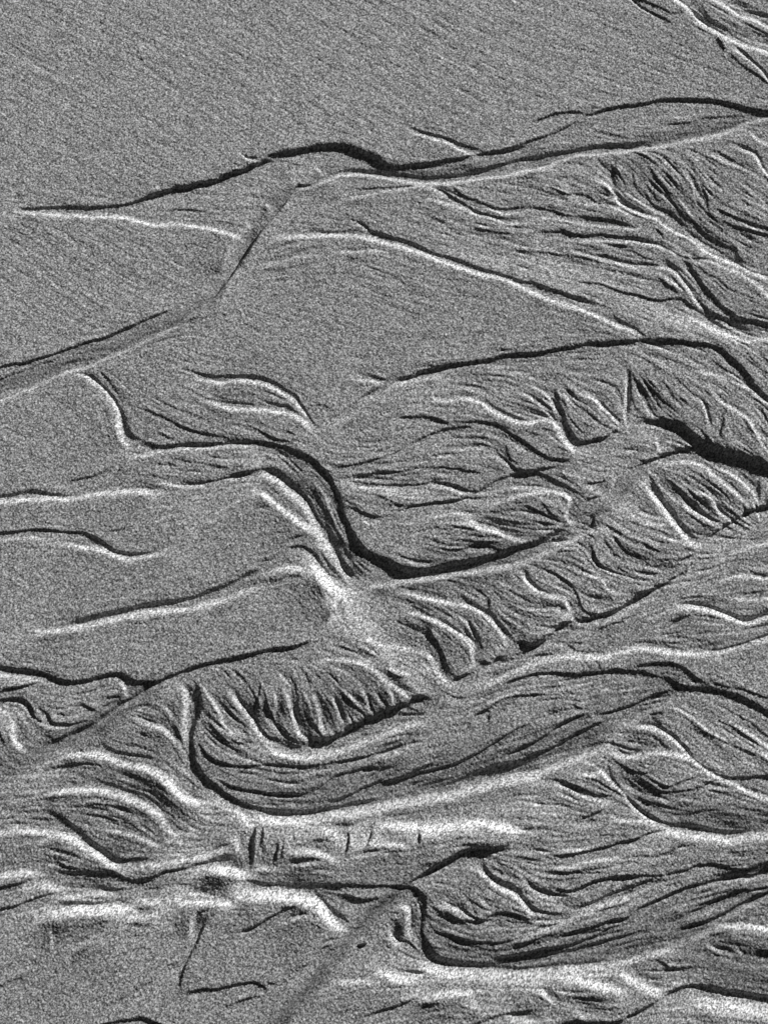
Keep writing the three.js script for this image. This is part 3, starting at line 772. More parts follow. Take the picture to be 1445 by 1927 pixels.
F(60, .5, 60,1515, 180,1510, 260,1545, 320,1590);
F(50, .4, 40,1600, 140,1600, 240,1630);
F(50, .35, 280,1640, 370,1615, 440,1580);

// ---------------------------------------------------------------- lower middle: broken ridge
D(7, 1.5, 481,1545, 476,1583, 475,1617, 468,1642);
D(5, 1, 496,1558, 489,1604);
D(7, 1.3, 525,1583, 518,1623);
D(5, 1, 536,1570, 532,1600, 530,1620);
D(4, 1, 553,1565, 556,1586);
D(6, 1.4, 655,1560, 657,1586, 646,1617);
D(5, 1.4, 705,1558, 693,1586, 683,1600);
D(6, 1.4, 786,1558, 791,1573, 786,1590);
D(16, .6, 560,1590, 599,1580, 634,1584);
B(11, .95, 535,1609, 574,1603, 606,1608, 637,1623);
D(10, .6, 537,1620, 574,1615, 602,1616);
B(7, .55, 537,1629, 574,1626, 606,1620);
B(9, .8, 692,1590, 736,1589, 777,1597);
D(6, .5, 680,1601, 718,1598);
B(7, .4, 646,1617, 696,1606, 736,1601);
B(18, .5, 590,1562, 615,1563, 640,1570);
B(16, .8, 440,1530, 452,1535, 468,1546);
B(15, 1, 395,1640, 420,1640, 447,1642, 466,1649);
B(9, .6, 478,1636, 525,1632);
D(16, .65, 395,1616, 420,1610, 444,1612);
D(4, .7, 440,1569, 465,1564);
D(8, .4, 612,1555, 665,1547, 718,1536);
B(8, .5, 405,1522, 447,1524);
F(30, .5, 485,1550, 482,1600, 478,1640);
F(40, .3, 560,1650, 680,1630, 800,1590);

// ---------------------------------------------------------------- the long dark lip, the lower loop
D(8, 1.05, 425,1656, 478,1660, 540,1663, 618,1664, 696,1666, 758,1667, 783,1672, 797,1690, 800,1720, 796,1750, 801,1776);
D(19, 1.15, 795,1750, 801,1776, 817,1795, 842,1808, 879,1814, 929,1819, 976,1822, 1023,1819, 1069,1815, 1110,1811, 1152,1806);
D(7, .85, 0,1711, 31,1702, 62,1691, 93,1683, 125,1680);
B(11, .65, 103,1695, 140,1688, 187,1683, 224,1683);
D(8, .75, 103,1702, 137,1698, 174,1700, 202,1695, 220,1689);
B(18, .95, 75,1736, 103,1723, 140,1714, 187,1712, 234,1708, 250,1714);
B(14, .65, 258,1702, 299,1695);
B(8, .65, 237,1730, 274,1725, 305,1719);
B(13, .9, 327,1698, 352,1700, 387,1698, 448,1701);
B(10, .65, 342,1683, 399,1684);
D(8, .65, 171,1667, 202,1672, 237,1672, 265,1663);
D(4, .8, 330,1664, 367,1666);
D(5, 1, 330,1686, 321,1705);
B(8, .55, 374,1714, 364,1742, 355,1770);
D(6, .8, 399,1717, 380,1755, 361,1795, 346,1829, 340,1870);
D(9, .4, 346,1801, 311,1823, 286,1845, 230,1876, 193,1904);
B(8, .35, 212,1745, 174,1767, 134,1795);
B(6, .45, 96,1742, 101,1767, 96,1792);
D(12, .4, 0,1857, 31,1842, 69,1832);
D(6, 1, 340,1873, 374,1862, 405,1862, 428,1857, 453,1850, 475,1847, 490,1850, 501,1860, 499,1871);
D(5, .9, 412,1887, 431,1892, 456,1882, 481,1874, 498,1872);
D(4, .9, 500,1852, 524,1850);
D(9, 1, 205,1926, 237,1918, 274,1918, 302,1926);
B(20, 1.1, 440,1690, 490,1685, 537,1686, 574,1691, 599,1705, 615,1723, 636,1745, 655,1758);
D(9, .9, 584,1672, 608,1692, 630,1711, 649,1727, 664,1744);
D(9, 1, 630,1683, 658,1686, 680,1694, 708,1691, 730,1688);
D(6, .75, 443,1758, 481,1742, 515,1720, 543,1706, 568,1702);
B(6, .35, 530,1742, 562,1727, 593,1714);
D(6, .8, 555,1831, 580,1814, 608,1783, 636,1776);
D(14, .75, 520,1930, 549,1895, 580,1860, 608,1829, 630,1801, 649,1773, 671,1748, 702,1717, 733,1686, 752,1674);
B(13, .95, 733,1748, 739,1767, 752,1780);
D(8, 1, 736,1748, 749,1767, 767,1773, 795,1795);
B(13, .9, 752,1711, 767,1711, 768,1736, 764,1764);
D(8, .5, 735,1725, 750,1740, 758,1760);
B(10, .55, 627,1848, 661,1848, 708,1839);
B(16, .95, 705,1828, 718,1832, 755,1842, 800,1839);
B(30, .7, 783,1819, 836,1828, 898,1832, 960,1836, 1016,1834, 1069,1828, 1130,1822, 1170,1816);
B(16, 1, 1060,1845, 1100,1848, 1130,1857, 1180,1866);
B(12, .65, 780,1885, 811,1873, 854,1867, 910,1867);
D(8, .55, 783,1895, 836,1882);
D(7, .8, 680,1912, 720,1902, 758,1888, 795,1870);
B(16, .7, 885,1891, 910,1901);
D(8, .65, 890,1926, 929,1913, 960,1904, 1020,1898);
B(16, .7, 948,1917, 1007,1920);
D(8, .6, 948,1842, 954,1860);
B(8, .9, 1010,1857, 1029,1876, 1041,1892);
D(10, .5, 1020,1856, 1045,1872, 1050,1890);
B(16, .7, 1078,1903, 1105,1914);
D(14, 1.2, 1057,1927, 1082,1920, 1120,1923, 1163,1921, 1188,1907, 1219,1892, 1250,1875, 1275,1861, 1297,1856, 1338,1859, 1384,1867, 1445,1876);
B(18, 1.1, 1160,1826, 1188,1845, 1219,1860, 1253,1873);
B(28, .6, 1300,1890, 1369,1893, 1445,1904);
B(9, .8, 1145,1819, 1188,1809, 1213,1801, 1244,1792, 1275,1780, 1306,1767, 1325,1758, 1347,1747, 1384,1744, 1445,1748);
B(6, .45, 1338,1748, 1369,1730, 1400,1711, 1445,1689);
D(8, .95, 1229,1801, 1250,1814, 1266,1821, 1306,1820, 1331,1826);
D(7, .75, 1160,1826, 1188,1839, 1213,1850, 1253,1851);
B(5, .6, 1250,1857, 1275,1850, 1300,1851);
B(8, .75, 1325,1776, 1353,1789, 1375,1798);
D(26, .6, 1335,1768, 1390,1785, 1445,1795);
B(7, .5, 1381,1783, 1397,1797);
D(10, .65, 1397,1798, 1445,1789);
D(40, .5, 1335,1828, 1400,1842, 1445,1845);
F(40, .5, 1240,1800, 1300,1810, 1360,1800);
F(40, .5, 1360,1760, 1410,1780, 1445,1785);
F(60, .4, 700,1880, 850,1850, 980,1860);
F(50, .4, 1060,1870, 1140,1880, 1220,1870);
F(50, .4, 1300,1870, 1400,1880, 1445,1890);
F(70, .3, 60,1700, 200,1690, 380,1680);
F(40, .3, 560,1890, 640,1800, 740,1700);
F(50, .35, 620,1670, 700,1690);

// small rims missed above, and the long faces that lean towards or away from the light
C(9, .9, 1180,1128, 1240,1102, 1290,1072, 1320,1030);
C(7, .8, 1252,1075, 1285,1052, 1318,1030);
B(60, .14, 1000,480, 1150,545, 1300,610, 1430,660);
B(60, .13, 640,1130, 720,1220, 810,1290);
B(50, .14, 480,1560, 640,1580, 800,1565, 940,1545);
B(50, .12, 820,470, 960,500, 1100,545);
B(40, .15, 870,1530, 980,1520, 1080,1540);
B(40, .14, 640,900, 760,930, 860,945);
B(40, .14, 1080,900, 1160,950, 1260,1000);

// ---------------------------------------------------------------- darker and paler bands
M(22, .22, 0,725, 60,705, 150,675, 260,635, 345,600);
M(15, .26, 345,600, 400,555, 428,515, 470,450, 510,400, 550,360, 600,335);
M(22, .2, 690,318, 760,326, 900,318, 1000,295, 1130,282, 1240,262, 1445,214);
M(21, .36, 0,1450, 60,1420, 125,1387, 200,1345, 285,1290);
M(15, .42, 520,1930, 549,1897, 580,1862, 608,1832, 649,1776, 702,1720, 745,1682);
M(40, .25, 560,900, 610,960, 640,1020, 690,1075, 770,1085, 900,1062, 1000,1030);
M(50, .16, 430,1310, 520,1330, 620,1325, 720,1300);  // shade of the ribbed slope turned from the sun, painted into the colour
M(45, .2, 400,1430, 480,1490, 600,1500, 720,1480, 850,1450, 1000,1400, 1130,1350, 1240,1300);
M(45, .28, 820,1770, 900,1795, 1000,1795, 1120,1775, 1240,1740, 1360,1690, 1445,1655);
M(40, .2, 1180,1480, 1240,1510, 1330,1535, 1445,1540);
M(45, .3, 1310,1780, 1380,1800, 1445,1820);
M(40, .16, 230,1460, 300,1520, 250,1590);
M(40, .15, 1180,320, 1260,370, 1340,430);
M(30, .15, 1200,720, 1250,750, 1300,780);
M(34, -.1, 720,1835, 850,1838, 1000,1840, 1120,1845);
M(26, -.25, 470,1560, 600,1570, 760,1565, 960,1560);  // sunlit face of the broken ridge, brightened in the colour
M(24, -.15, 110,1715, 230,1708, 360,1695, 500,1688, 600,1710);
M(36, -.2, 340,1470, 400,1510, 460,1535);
M(45, -.22, 680,1150, 740,1220, 800,1265);  // lit slope above the diagonal channel, its brightness painted into the colour
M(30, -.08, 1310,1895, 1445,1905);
M(24, -.1, 595,1080, 640,1115);  // light on the forked bank, also put into the sand colour
F(190, .11, 150,20, 400,150, 560,250);
F(190, .14, 760,10, 960,110, 1180,190);
F(120, .10, 60,450, 200,540, 300,590);
F(60, .22, 290,1000, 370,965, 450,920);
F(50, .3, 1190,800, 1240,830, 1290,835);
D(5, .6, 640,900, 690,896, 740,900, 800,908);
D(4, .7, 650,925, 690,928, 730,938);
B(6, .4, 655,915, 700,918, 760,922);
D(5, .6, 1010,345, 1060,362, 1100,372);
D(5, .6, 880,430, 930,436, 980,442);
D(4, .6, 960,470, 1030,474, 1090,486, 1150,500);
D(5, .6, 1150,310, 1172,338, 1185,366);
D(5, .6, 1215,300, 1232,330, 1246,350);
D(5, .6, 1250,305, 1275,340, 1290,370);
D(4, .6, 1360,640, 1395,655, 1420,690);
D(5, .6, 1260,700, 1290,728, 1312,752);
D(4, .6, 1200,700, 1222,730, 1234,765);
D(4, .6, 1240,710, 1262,742, 1275,772);
D(5, .6, 1250,900, 1285,935, 1305,950);
D(5, .6, 1290,890, 1335,915, 1368,945);
D(4, .6, 1330,880, 1370,905, 1400,935);
D(4, .7, 1130,1000, 1150,1035, 1170,1052);
D(4, .7, 1215,990, 1240,1000, 1262,1012);
D(4, .6, 1280,1350, 1340,1385, 1390,1402);
D(4, .6, 1300,1335, 1370,1365, 1430,1400);
D(4, .6, 1330,1320, 1400,1352, 1445,1385);
D(4, .6, 1180,1450, 1215,1475, 1250,1500);
D(4, .6, 1200,1500, 1250,1518, 1310,1522);
D(4, .6, 1060,1790, 1150,1768, 1230,1745);
D(4, .6, 1000,1800, 1090,1785, 1180,1762);
D(4, .6, 1290,1712, 1350,1690, 1400,1668);
D(4, .6, 1100,1720, 1170,1700, 1230,1672);
D(4, .6, 850,1770, 910,1785, 970,1785);
D(4, .6, 60,1455, 130,1440, 200,1440);
D(4, .6, 140,1500, 220,1508, 280,1535);
D(4, .6, 160,1535, 230,1545, 290,1578);
D(4, .6, 700,950, 760,948, 810,940);

settle(160);

const patchTone = new Float32Array(N);
// ---------------------------------------------------------------- fine rills: noise drawn out along the flow
{
  const rnd = rng(77), field = (rad) => {
    const a = new Float32Array(N), b = new Float32Array(N);
    for (let i = 0; i < N; i++) a[i] = rnd() * 2 - 1;
    for (let pass = 0; pass < 2; pass++) {
      for (let j = 0; j < NY; j++) { let s = 0; for (let i = -rad; i < NX; i++) { if (i + rad < NX) s += a[j * NX + i + rad]; if (i - rad - 1 >= 0) s -= a[j * NX + i - rad - 1]; if (i >= 0) b[j * NX + i] = s; } }
      for (let i = 0; i < NX; i++) { let s = 0; for (let j = -rad; j < NY; j++) { if (j + rad < NY) s += b[(j + rad) * NX + i]; if (j - rad - 1 >= 0) s -= b[(j - rad - 1) * NX + i]; if (j >= 0) a[j * NX + i] = s; } }
    }
    return a;
  };
  const fx = new Float32Array(OX * OY), fy = new Float32Array(OX * OY), base = 2 * THREE.MathUtils.degToRad(33);
  for (let o = 0; o < OX * OY; o++) {
    const th = Math.atan2(os2[o] + 0.02 * Math.sin(base), oc2[o] + 0.02 * Math.cos(base)) / 2;
    fx[o] = Math.cos(th); fy[o] = Math.sin(th);
  }
  const lic = (src, steps, h) => {
    const out = new Float32Array(N); let m2 = 0;
    for (let j = 0; j < NY; j++) for (let i = 0; i < NX; i++) {
      let s = 0, c = 0;
      for (let d = -1; d <= 1; d += 2) {
        let x = i, y = j, px = 0, py = 0;
        for (let k = 0; k < steps; k++) {
          const ci = Math.min(OX - 1, Math.max(0, Math.round(x / OC))), cj = Math.min(OY - 1, Math.max(0, Math.round(y / OC))), o = cj * OX + ci;
          let vx = fx[o], vy = fy[o];
          if (k === 0) { vx *= d; vy *= d; } else if (vx * px + vy * py < 0) { vx = -vx; vy = -vy; }
          px = vx; py = vy; x += vx * h; y += vy * h;
          const xi = Math.round(x), yi = Math.round(y);
          if (xi < 0 || yi < 0 || xi >= NX || yi >= NY) break;
          const wt = 1 - k / steps; s += src[yi * NX + xi] * wt; c += wt;
        }
      }
      const v = c ? s / c : 0; out[j * NX + i] = v; m2 += v * v;
    }
    const g = 1 / Math.sqrt(m2 / N); for (let o = 0; o < N; o++) out[o] *= g;
    return out;
  };
  const fine = lic(field(1), 12, 1.5), mid = lic(field(3), 16, 2.2);
  for (let j = 0; j < NY; j++) for (let i = 0; i < NX; i++) {
    const o = j * NX + i, gx = Math.min(i / OC, OX - 1.001), gy = Math.min(j / OC, OY - 1.001), ci = Math.floor(gx), cj = Math.floor(gy), u = gx - ci, v = gy - cj, q = cj * OX + ci;
    const a = (amp[q] * (1 - u) + amp[q + 1] * u) * (1 - v) + (amp[q + OX] * (1 - u) + amp[q + OX + 1] * u) * v;
    const x = X0 + i * STEP, y = Y0 + j * STEP;
    const come = 0.65 + 0.6 * vnoise(x / 45, y / 30, 31) + 0.3 * vnoise(x / 17, y / 17, 32);   // strands come and go
    patchTone[o] = (bandTone[q] * (1 - u) + bandTone[q + 1] * u) * (1 - v) + (bandTone[q + OX] * (1 - u) + bandTone[q + OX + 1] * u) * v;
    height[o] += (0.085 + 0.85 * a * Math.max(0.1, come)) * (0.66 * fine[o] - 0.6 * Math.max(0, -fine[o] - 0.7) + 0.62 * mid[o] - 0.45 * Math.max(0, -mid[o] - 0.9)) + 0.25 * vnoise(x / 40, y / 26, 11) + 0.10 * vnoise(x / 9, y / 9, 12);
  }
}
// sand grains: every vertex is a grain, a little high or low, lighter or darker
const tone = new Float32Array(N);
{
  const rnd = rng(5), g = new Float32Array(N), t = new Float32Array(N);
  for (let o = 0; o < N; o++) { g[o] = (rnd() + rnd() + rnd() - 1.5) * 1.15; t[o] = (rnd() + rnd() - 1); }
  for (let j = 0; j < NY; j++) for (let i = 0; i < NX; i++) {
    const o = j * NX + i, r = i + 1 < NX ? o + 1 : o, d = j + 1 < NY ? o + NX : o;
    height[o] += GRAIN * (0.8 * g[o] + 0.15 * g[r] + 0.15 * g[d]);
    tone[o] = 0.9 * t[o] + 0.15 * t[r] + 0.15 * t[d];
  }
  for (let j = 0; j < NY; j++) for (let i = 0; i < NX; i++) {      // the modelled patch runs out level at its rim
    const e = Math.min(i, j, NX - 1 - i, NY - 1 - j); if (e < 34) height[j * NX + i] *= smooth(e / 34);
  }
}
const nrm = new Float32Array(N * 3);
for (let j = 0; j < NY; j++) for (let i = 0; i < NX; i++) {
  const o = j * NX + i, l = i ? o - 1 : o, r = i + 1 < NX ? o + 1 : o, u = j ? o - NX : o, d = j + 1 < NY ? o + NX : o;
  const sx = (height[r] - height[l]) / ((r - l) * STEP), sy = (height[d] - height[u]) / ((d - u) / NX * STEP), k = 1 / Math.hypot(sx, sy, 1);
  nrm[o * 3] = -sx * k; nrm[o * 3 + 1] = k; nrm[o * 3 + 2] = -sy * k;
}
const sand = new THREE.MeshStandardMaterial({ color: 0xffffff, vertexColors: true, roughness: 1, metalness: 0 });

function piece(name, label, category, pick) {        // the triangles of one reach of the beach; neighbours share their rim exactly
  const map = new Int32Array(N).fill(-1), pos = [], nor = [], col = [], idx = [];
  const use = (o) => {
    if (map[o] < 0) {
      map[o] = pos.length / 3; const i = o % NX, j = (o - i) / NX;
      pos.push((X0 + i * STEP) / 1000, height[o] / 1000, (Y0 + j * STEP) / 1000);
      nor.push(nrm[o * 3], nrm[o * 3 + 1], nrm[o * 3 + 2]);
      const c = ALBEDO * patchTone[o] * Math.max(0.25, 1 + SPECKLE * tone[o]); col.push(c, c, c);
    }
    return map[o];
  };
  for (let j = 0; j < NY - 1; j++) for (let i = 0; i < NX - 1; i++) {
    const o = j * NX + i; if (!pick(o)) continue;
    const a = use(o), b = use(o + 1), c = use(o + NX), d = use(o + NX + 1);
    idx.push(a, c, b, b, c, d);
  }
  const g = new THREE.BufferGeometry();
  g.setAttribute('position', new THREE.BufferAttribute(new Float32Array(pos), 3));
  g.setAttribute('normal', new THREE.BufferAttribute(new Float32Array(nor), 3));
  g.setAttribute('color', new THREE.BufferAttribute(new Float32Array(col), 3));
  g.setIndex(new THREE.BufferAttribute(new Uint32Array(idx), 1));
  const m = new THREE.Mesh(g, sand); m.name = name; m.castShadow = m.receiveShadow = true;
  m.userData = { label, category, kind: 'structure' };
  scene.add(m); return m;
}

// ---------------------------------------------------------------- the reaches of the beach, told apart by their banks
const reaches = [], owner = new Int8Array(N).fill(-1);
function reach(name, label, category, ...p) {
  const poly = []; for (let i = 0; i < p.length; i += 2) poly.push(at(p[i], p[i + 1]));
  const id = reaches.length, n = poly.length; reaches.push([name, label, category]);
  let xa = 1e9, xb = -1e9, ya = 1e9, yb = -1e9;
  for (const q of poly) { xa = Math.min(xa, q[0]); xb = Math.max(xb, q[0]); ya = Math.min(ya, q[1]); yb = Math.max(yb, q[1]); }
  for (let j = 0; j < NY; j++) for (let i = 0; i < NX; i++) {
    const x = X0 + (i + 0.5) * STEP, y = Y0 + (j + 0.5) * STEP, o = j * NX + i;
    if (owner[o] >= 0 || x < xa || x > xb || y < ya || y > yb) continue;
    let inside = false;
    for (let a = 0, b = n - 1; a < n; b = a++) if ((poly[a][1] > y) !== (poly[b][1] > y) && x < (poly[b][0] - poly[a][0]) * (y - poly[a][1]) / (poly[b][1] - poly[a][1]) + poly[a][0]) inside = !inside;
    if (inside) owner[o] = id;
  }
}
reach('sand_flat', 'broad smooth flat of grainy sand above the long upper channel, with faint ripples', 'sand flat',
  -300,-300, 1187,-300, 1187,0, 1247,41, 1345,75, 1445,155, 1700,300, 1700,215, 1445,211, 1383,196, 1315,187, 1239,190, 1164,200, 1111,213, 1051,213, 994,230, 960,270, 932,284, 898,290, 857,298, 774,309, 745,311, 724,305, 699,290, 641,271,
  566,280, 500,302, 415,334, 300,362, 215,387, 120,388, 25,393, -300,396);
reach('stream_channel', 'braided rills cutting across the top right corner of the sand', 'channel', 1187,-300, 1187,0, 1247,41, 1345,75, 1445,155, 1700,300, 1700,-300);
reach('sand_bank', 'thin wedge of rilled sand between the dark upper bank and the bright line below it', 'sand bank',
  641,271, 566,280, 500,302, 415,334, 300,362, 215,387, 120,388, 25,393, 65,402, 190,407, 265,417, 330,420, 400,432, 462,451, 500,400, 535,372, 600,325, 641,285);
reach('sand_flat', 'smooth sand flat at the left edge between the bright bank and the bending channel', 'sand flat',
  -300,396, 25,393, 65,402, 190,407, 265,417, 330,420, 400,432, 462,451, 443,466, 408,522, 329,577, 242,615, 138,653, 0,688, -300,780);
reach('stream_channel', 'long shallow channel bending from the left edge up and across to the right edge', 'channel',
  1700,150, 1445,222, 1353,253, 1239,275, 1126,288, 1062,298, 994,321, 900,336, 836,343, 753,339, 666,328, 607,342, 575,365, 550,400, 500,470, 430,560, 362,605, 294,632, 208,671, 114,705, 0,753, -300,850, -300,780,
  0,688, 138,653, 242,615, 329,577, 408,522, 443,466, 462,451, 500,400, 535,372, 600,325, 641,285, 641,271, 699,290, 724,305, 774,309, 857,298, 932,284, 994,230, 1051,213, 1164,200, 1315,187, 1445,211, 1700,215);
reach('sand_flat', 'smooth triangular sand flat between two dark banks in the upper middle', 'sand flat',
  516,454, 591,444, 691,448, 807,481, 919,521, 1031,564, 1154,612, 1215,640, 1154,643, 1062,656, 943,671, 850,687, 788,700, 735,718, 663,760, 606,806, 580,781, 552,741, 500,712, 435,707, 365,700, 208,690, 208,671, 294,632, 362,605, 430,560, 500,470);
reach('sand_fan', 'fan of branching rills at the upper right below the long channel', 'sand fan',
  500,470, 550,400, 575,365, 607,342, 666,328, 753,339, 836,343, 900,336, 994,321, 1062,298, 1126,288, 1239,275, 1353,253, 1445,222, 1700,150, 1700,900, 1445,750, 1394,696, 1357,659, 1302,645, 1222,642, 1154,612, 1031,564, 919,521, 807,481, 691,448, 591,444, 516,454);
reach('sand_slope', 'rilled sand slope hanging under the long dark bank and over the black shadowed cut', 'sand slope',
  735,718, 850,690, 1062,656, 1222,645, 1302,648, 1357,662, 1394,699, 1445,752, 1700,900, 1700,940, 1445,858, 1353,827, 1281,783, 1230,779, 1178,808, 1155,810, 1100,831, 1087,856, 1020,791, 950,787, 905,760, 843,755, 800,758);
reach('sand_bar', 'leaf-shaped sand bars with fine rills right of the winding channel', 'sand bar',
  606,806, 663,770, 735,718, 800,758, 843,755, 905,760, 950,787, 1020,791, 1087,856, 1155,815, 1178,808, 1230,779, 1281,803, 1300,840, 1222,885, 1160,920, 1119,968, 1089,989, 1044,1001, 978,1026, 895,1053, 831,1065, 781,1057, 754,1045, 699,1035, 663,1000, 645,950, 630,905, 600,870, 570,850);
reach('stream_channel', 'deep winding channel with black shadowed bank in the centre', 'channel',
  249,849, 263,829, 346,836, 469,831, 538,843, 590,866, 628,909, 645,958, 663,1002, 699,1041, 754,1052, 781,1065, 831,1066, 923,1046, 1003,1021, 1069,989, 1119,968, 1130,985, 1058,1026, 978,1061, 906,1073, 823,1086, 740,1096, 671,1098, 644,1055, 619,1005, 580,941, 541,904, 497,880, 400,902, 300,905);
reach('sand_flat', 'smooth plateau at the left centre crossed by pale curved steps', 'sand flat',
  -300,850, 0,753, 114,705, 160,700, 208,750, 225,805, 249,849, 300,905, 400,902, 497,880, 541,904, 619,1005, 660,1090, 640,1131, 592,1204, 450,1235, 364,1258, 293,1285, 131,1283, 0,1257, -300,1240);
reach('sand_slope', 'small gullied slope between two dark gullies left of the winding channel', 'sand slope',
  114,705, 208,671, 365,700, 435,707, 500,712, 552,741, 580,781, 606,806, 570,850, 538,843, 469,831, 346,836, 263,829, 249,849, 225,805, 208,750, 160,700);
reach('sand_slope', 'curtain of hooked slides and ribbed sand above the broad diagonal channel', 'sand slope',
  660,1098, 740,1096, 906,1073, 1058,1026, 1139,988, 1192,894, 1239,857, 1294,842, 1320,850, 1445,876, 1700,940, 1700,880, 1445,948, 1399,965, 1322,1018, 1290,1072, 1209,1118, 1081,1167, 1000,1212, 895,1240, 849,1281, 745,1330, 637,1380, 560,1404, 500,1380, 400,1330, 366,1290,
  364,1258, 450,1235, 592,1204, 619,1173, 640,1131);
reach('stream_channel', 'broad diagonal channel with a curved dark lower bank and fine flow lines', 'channel',
  366,1290, 400,1330, 500,1380, 560,1404, 637,1380, 745,1330, 849,1281, 895,1240, 1000,1212, 1081,1167, 1209,1118, 1290,1072, 1322,1018, 1399,965, 1445,948, 1700,880, 1700,1200, 1445,1200, 1300,1231, 1179,1224, 1100,1240, 1141,1263, 1221,1269, 1270,1297, 1200,1350,
  1108,1418, 1000,1462, 893,1484, 800,1505, 680,1527, 544,1530, 436,1501, 371,1442, 361,1395, 378,1317);
reach('sand_bar', 'smooth sand bar at the right edge between a bright line and a black cut', 'sand bar',
  1100,1240, 1179,1224, 1300,1231, 1445,1200, 1700,1200, 1700,1450, 1445,1342, 1334,1295, 1270,1290, 1221,1269, 1141,1263);
reach('sand_fan', 'fan of forked rills at the lower right below the black cut', 'sand fan',
  1270,1297, 1334,1297, 1445,1345, 1700,1450, 1700,1575, 1445,1573, 1372,1583, 1261,1570, 1189,1515, 1149,1475, 1080,1456, 1000,1462, 1108,1418, 1200,1350);
reach('sand_bank', 'swelling rilled bank at the lower left under a crumbling dark rim', 'sand bank',
  -300,1240, 0,1257, 131,1283, 293,1285, 364,1258, 378,1317, 361,1395, 371,1442, 436,1501, 500,1525, 480,1545, 440,1612, 374,1648, 0,1660, -300,1660);
reach('sand_bank', 'pale broken ridge with small cracks below the curved dark bank', 'sand bank',
  500,1525, 544,1530, 680,1527, 800,1505, 893,1484, 1000,1462, 1080,1456, 1149,1475, 1189,1515, 1261,1570, 1034,1603, 984,1566, 959,1591, 887,1598, 800,1641, 758,1667, 618,1664, 431,1657, 374,1648, 440,1612, 480,1545);
reach('stream_channel', 'dark braided stream bed looping at the lower right', 'channel',
  1261,1570, 1372,1583, 1445,1573, 1700,1575, 1700,1690, 1445,1748, 1384,1744, 1306,1767, 1213,1801, 1145,1819, 1023,1820, 879,1816, 817,1797, 796,1750, 797,1690, 758,1667, 800,1641, 887,1598, 959,1591, 984,1566, 1034,1603);
reach('sand_flat', 'smooth sand flat in the bottom left corner below pale crumbly ledges', 'sand flat',
  -300,1660, 0,1660, 374,1648, 431,1657, 618,1664, 758,1667, 702,1720, 608,1832, 520,1930, 400,2300, -300,2300);
reach('sand_bank', 'pale crumbly bank along the bottom edge at the right', 'sand bank',
  758,1667, 797,1690, 796,1750, 817,1797, 879,1816, 1023,1820, 1145,1819, 1213,1801, 1306,1767, 1384,1744, 1445,1748, 1700,1690, 1700,2300, 400,2300, 520,1930, 608,1832, 702,1720);
{                                                    // slivers left between two reaches go to a neighbour
  let queue = []; for (let o = 0; o < N; o++) if (owner[o] >= 0) queue.push(o);
  while (queue.length) {
    const next = [];
    for (const o of queue) { const i = o % NX; for (const q of [i ? o - 1 : -1, i + 1 < NX ? o + 1 : -1, o - NX, o + NX]) if (q >= 0 && q < N && owner[q] < 0) { owner[q] = owner[o]; next.push(q); } }
    queue = next;
  }
}
const used = {};
reaches.forEach(([name, label, category], id) => {
  const n = used[name] = (used[name] ?? -1) + 1;
  piece(n ? name + '_' + String(n).padStart(3, '0') : name, label, category, (o) => owner[o] === id);
});

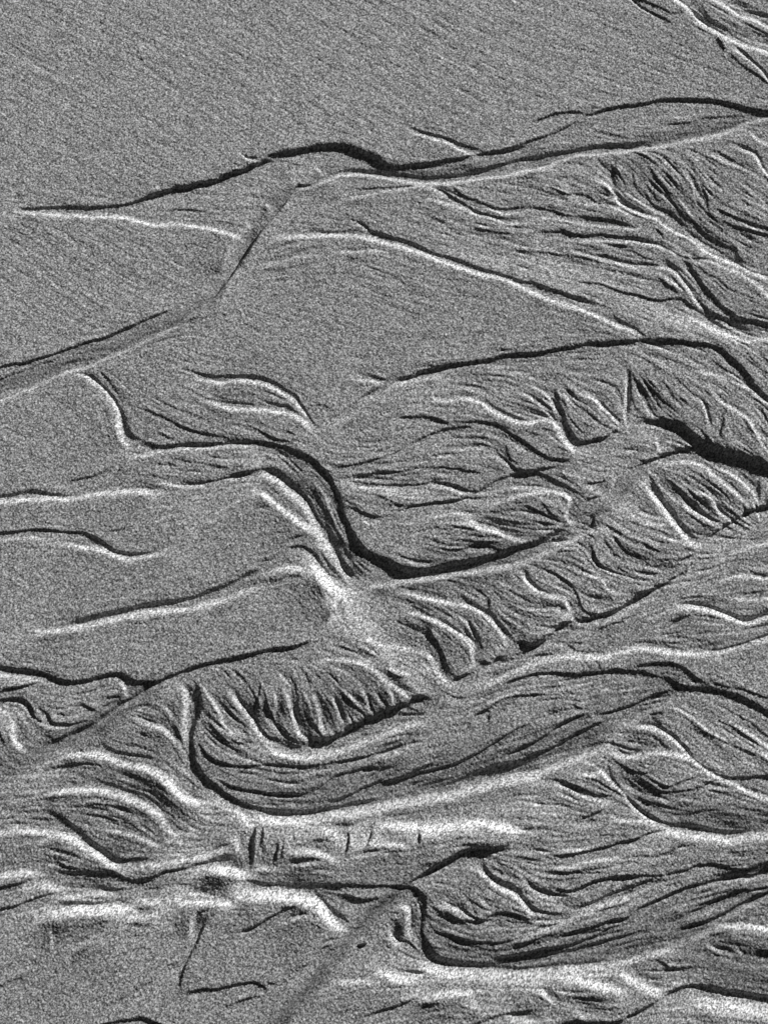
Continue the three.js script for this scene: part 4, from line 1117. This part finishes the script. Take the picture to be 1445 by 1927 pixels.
// ---------------------------------------------------------------- the beach beyond, out to the horizon
{
  const T = 512, col = new Uint8Array(T * T * 4), bmp = new Uint8Array(T * T * 4), rnd = rng(91);
  for (let o = 0; o < T * T; o++) {
    const x = o % T, y = (o - x) / T, g = 0.5 * rnd() + 0.5 * rnd(), f = 0.5 + 0.5 * vnoise(x / 32, y / 32, 41);
    const c = Math.round(255 * Math.min(1, Math.max(0.1, 0.62 + 0.5 * (g - 0.5) + 0.06 * (f - 0.5))));
    col.set([c, c, c, 255], o * 4); const b = Math.round(255 * (0.7 * rnd() + 0.3 * f)); bmp.set([b, b, b, 255], o * 4);
  }
  const tex = (d, srgb) => { const t = new THREE.DataTexture(d, T, T); t.wrapS = t.wrapT = THREE.RepeatWrapping; t.magFilter = THREE.LinearFilter; t.minFilter = THREE.LinearMipmapLinearFilter; t.generateMipmaps = true; if (srgb) t.colorSpace = THREE.SRGBColorSpace; t.needsUpdate = true; return t; };
  const mat = new THREE.MeshStandardMaterial({ map: tex(col, true), bumpMap: tex(bmp, false), bumpScale: 0.0006, roughness: 1 });
  const xa = X0 + 9, xb = X0 + (NX - 1) * STEP - 9, ya = Y0 + 9, yb = Y0 + (NY - 1) * STEP - 9, SEG = 90, RINGS = 70;
  const pos = [], uv = [], idx = [], per = [];
  for (let s = 0; s < 4; s++) for (let k = 0; k < SEG; k++) { const t = k / SEG; per.push(s === 0 ? [xa + (xb - xa) * t, ya] : s === 1 ? [xb, ya + (yb - ya) * t] : s === 2 ? [xb - (xb - xa) * t, yb] : [xa, yb - (yb - ya) * t]); }
  const cx = (xa + xb) / 2, cy = (ya + yb) / 2;
  for (let r = 0; r <= RINGS; r++) {
    const sc = Math.pow(1.085, r) , out = smooth(r / 6);
    for (const [px, py] of per) {
      const x = cx + (px - cx) * sc, y = cy + (py - cy) * sc, wl = 60 * sc;
      const h = -1.4 + out * (Math.min(60, 2.5 * sc) * (vnoise(x / wl / 6, y / wl / 6, 51) + 0.4 * vnoise(x / wl / 2, y / wl / 2, 52)));
      pos.push(x / 1000, h / 1000, y / 1000); uv.push(x / 700, y / 700);
    }
  }
  const n = per.length;
  for (let r = 0; r < RINGS; r++) for (let k = 0; k < n; k++) { const a = r * n + k, b = r * n + (k + 1) % n, c = a + n, d = b + n; idx.push(a, b, c, b, d, c); }
  const g = new THREE.BufferGeometry();
  g.setAttribute('position', new THREE.BufferAttribute(new Float32Array(pos), 3)); g.setAttribute('uv', new THREE.BufferAttribute(new Float32Array(uv), 2));
  g.setIndex(idx); g.computeVertexNormals();
  const m = new THREE.Mesh(g, mat); m.name = 'beach'; m.castShadow = m.receiveShadow = true;
  m.userData = { label: 'level beach sand running on beyond the rilled patch', category: 'beach', kind: 'structure' };
  scene.add(m);
}

// ---------------------------------------------------------------- the two loose things on the sand
function surface(px, py) {
  const [x, y] = at(px, py), gx = (x - X0) / STEP, gy = (y - Y0) / STEP, i = Math.floor(gx), j = Math.floor(gy);
  let h = 0; for (let b = -1; b <= 2; b++) for (let a = -1; a <= 2; a++) h += height[(j + b) * NX + i + a] / 16;
  return new THREE.Vector3(x / 1000, h / 1000, y / 1000);
}
{
  const g = new THREE.SphereGeometry(1, 28, 18), p = g.attributes.position;     // a dark, long, worn pebble
  for (let i = 0; i < p.count; i++) {
    const x = p.getX(i), y = p.getY(i), z = p.getZ(i), b = 1 + 0.10 * vnoise(x * 2 + 9, z * 2 + y * 2, 61);
    p.setXYZ(i, 0.0100 * Math.sign(x) * Math.pow(Math.abs(x), 0.85) * b, 0.0013 * y * b, 0.0030 * z * b * (1 - 0.18 * x));
  }
  g.computeVertexNormals();
  const m = new THREE.Mesh(g, new THREE.MeshStandardMaterial({ color: new THREE.Color().setRGB(0.012, 0.012, 0.012), roughness: 0.75 }));
  m.name = 'pebble'; m.position.copy(surface(681, 1778)); m.position.y += 0.0004; m.rotation.set(0, 0.27, 0.02); m.castShadow = m.receiveShadow = true;
  m.userData = { label: 'small long black pebble lying alone on the sand beside the straight diagonal channel', category: 'pebble' };
  scene.add(m);
}
{
  const a = surface(1352, 69), b = surface(1364, 92); a.y += 0.0030; b.y += 0.0012;
  const mid = a.clone().lerp(b, 0.5); mid.x += 0.0006;
  const c = new THREE.CatmullRomCurve3([a, mid, b].map((v) => v.clone().sub(b)));
  const m = new THREE.Mesh(new THREE.TubeGeometry(c, 16, 0.0011, 8), new THREE.MeshStandardMaterial({ color: new THREE.Color().setRGB(0.62, 0.62, 0.62), roughness: 0.7 }));
  m.name = 'straw'; m.position.copy(b); m.castShadow = m.receiveShadow = true;
  m.userData = { label: 'short pale straw stuck in the sand below the bright rill at the top right', category: 'straw' };
  scene.add(m);
}
renderer.render(scene, camera);
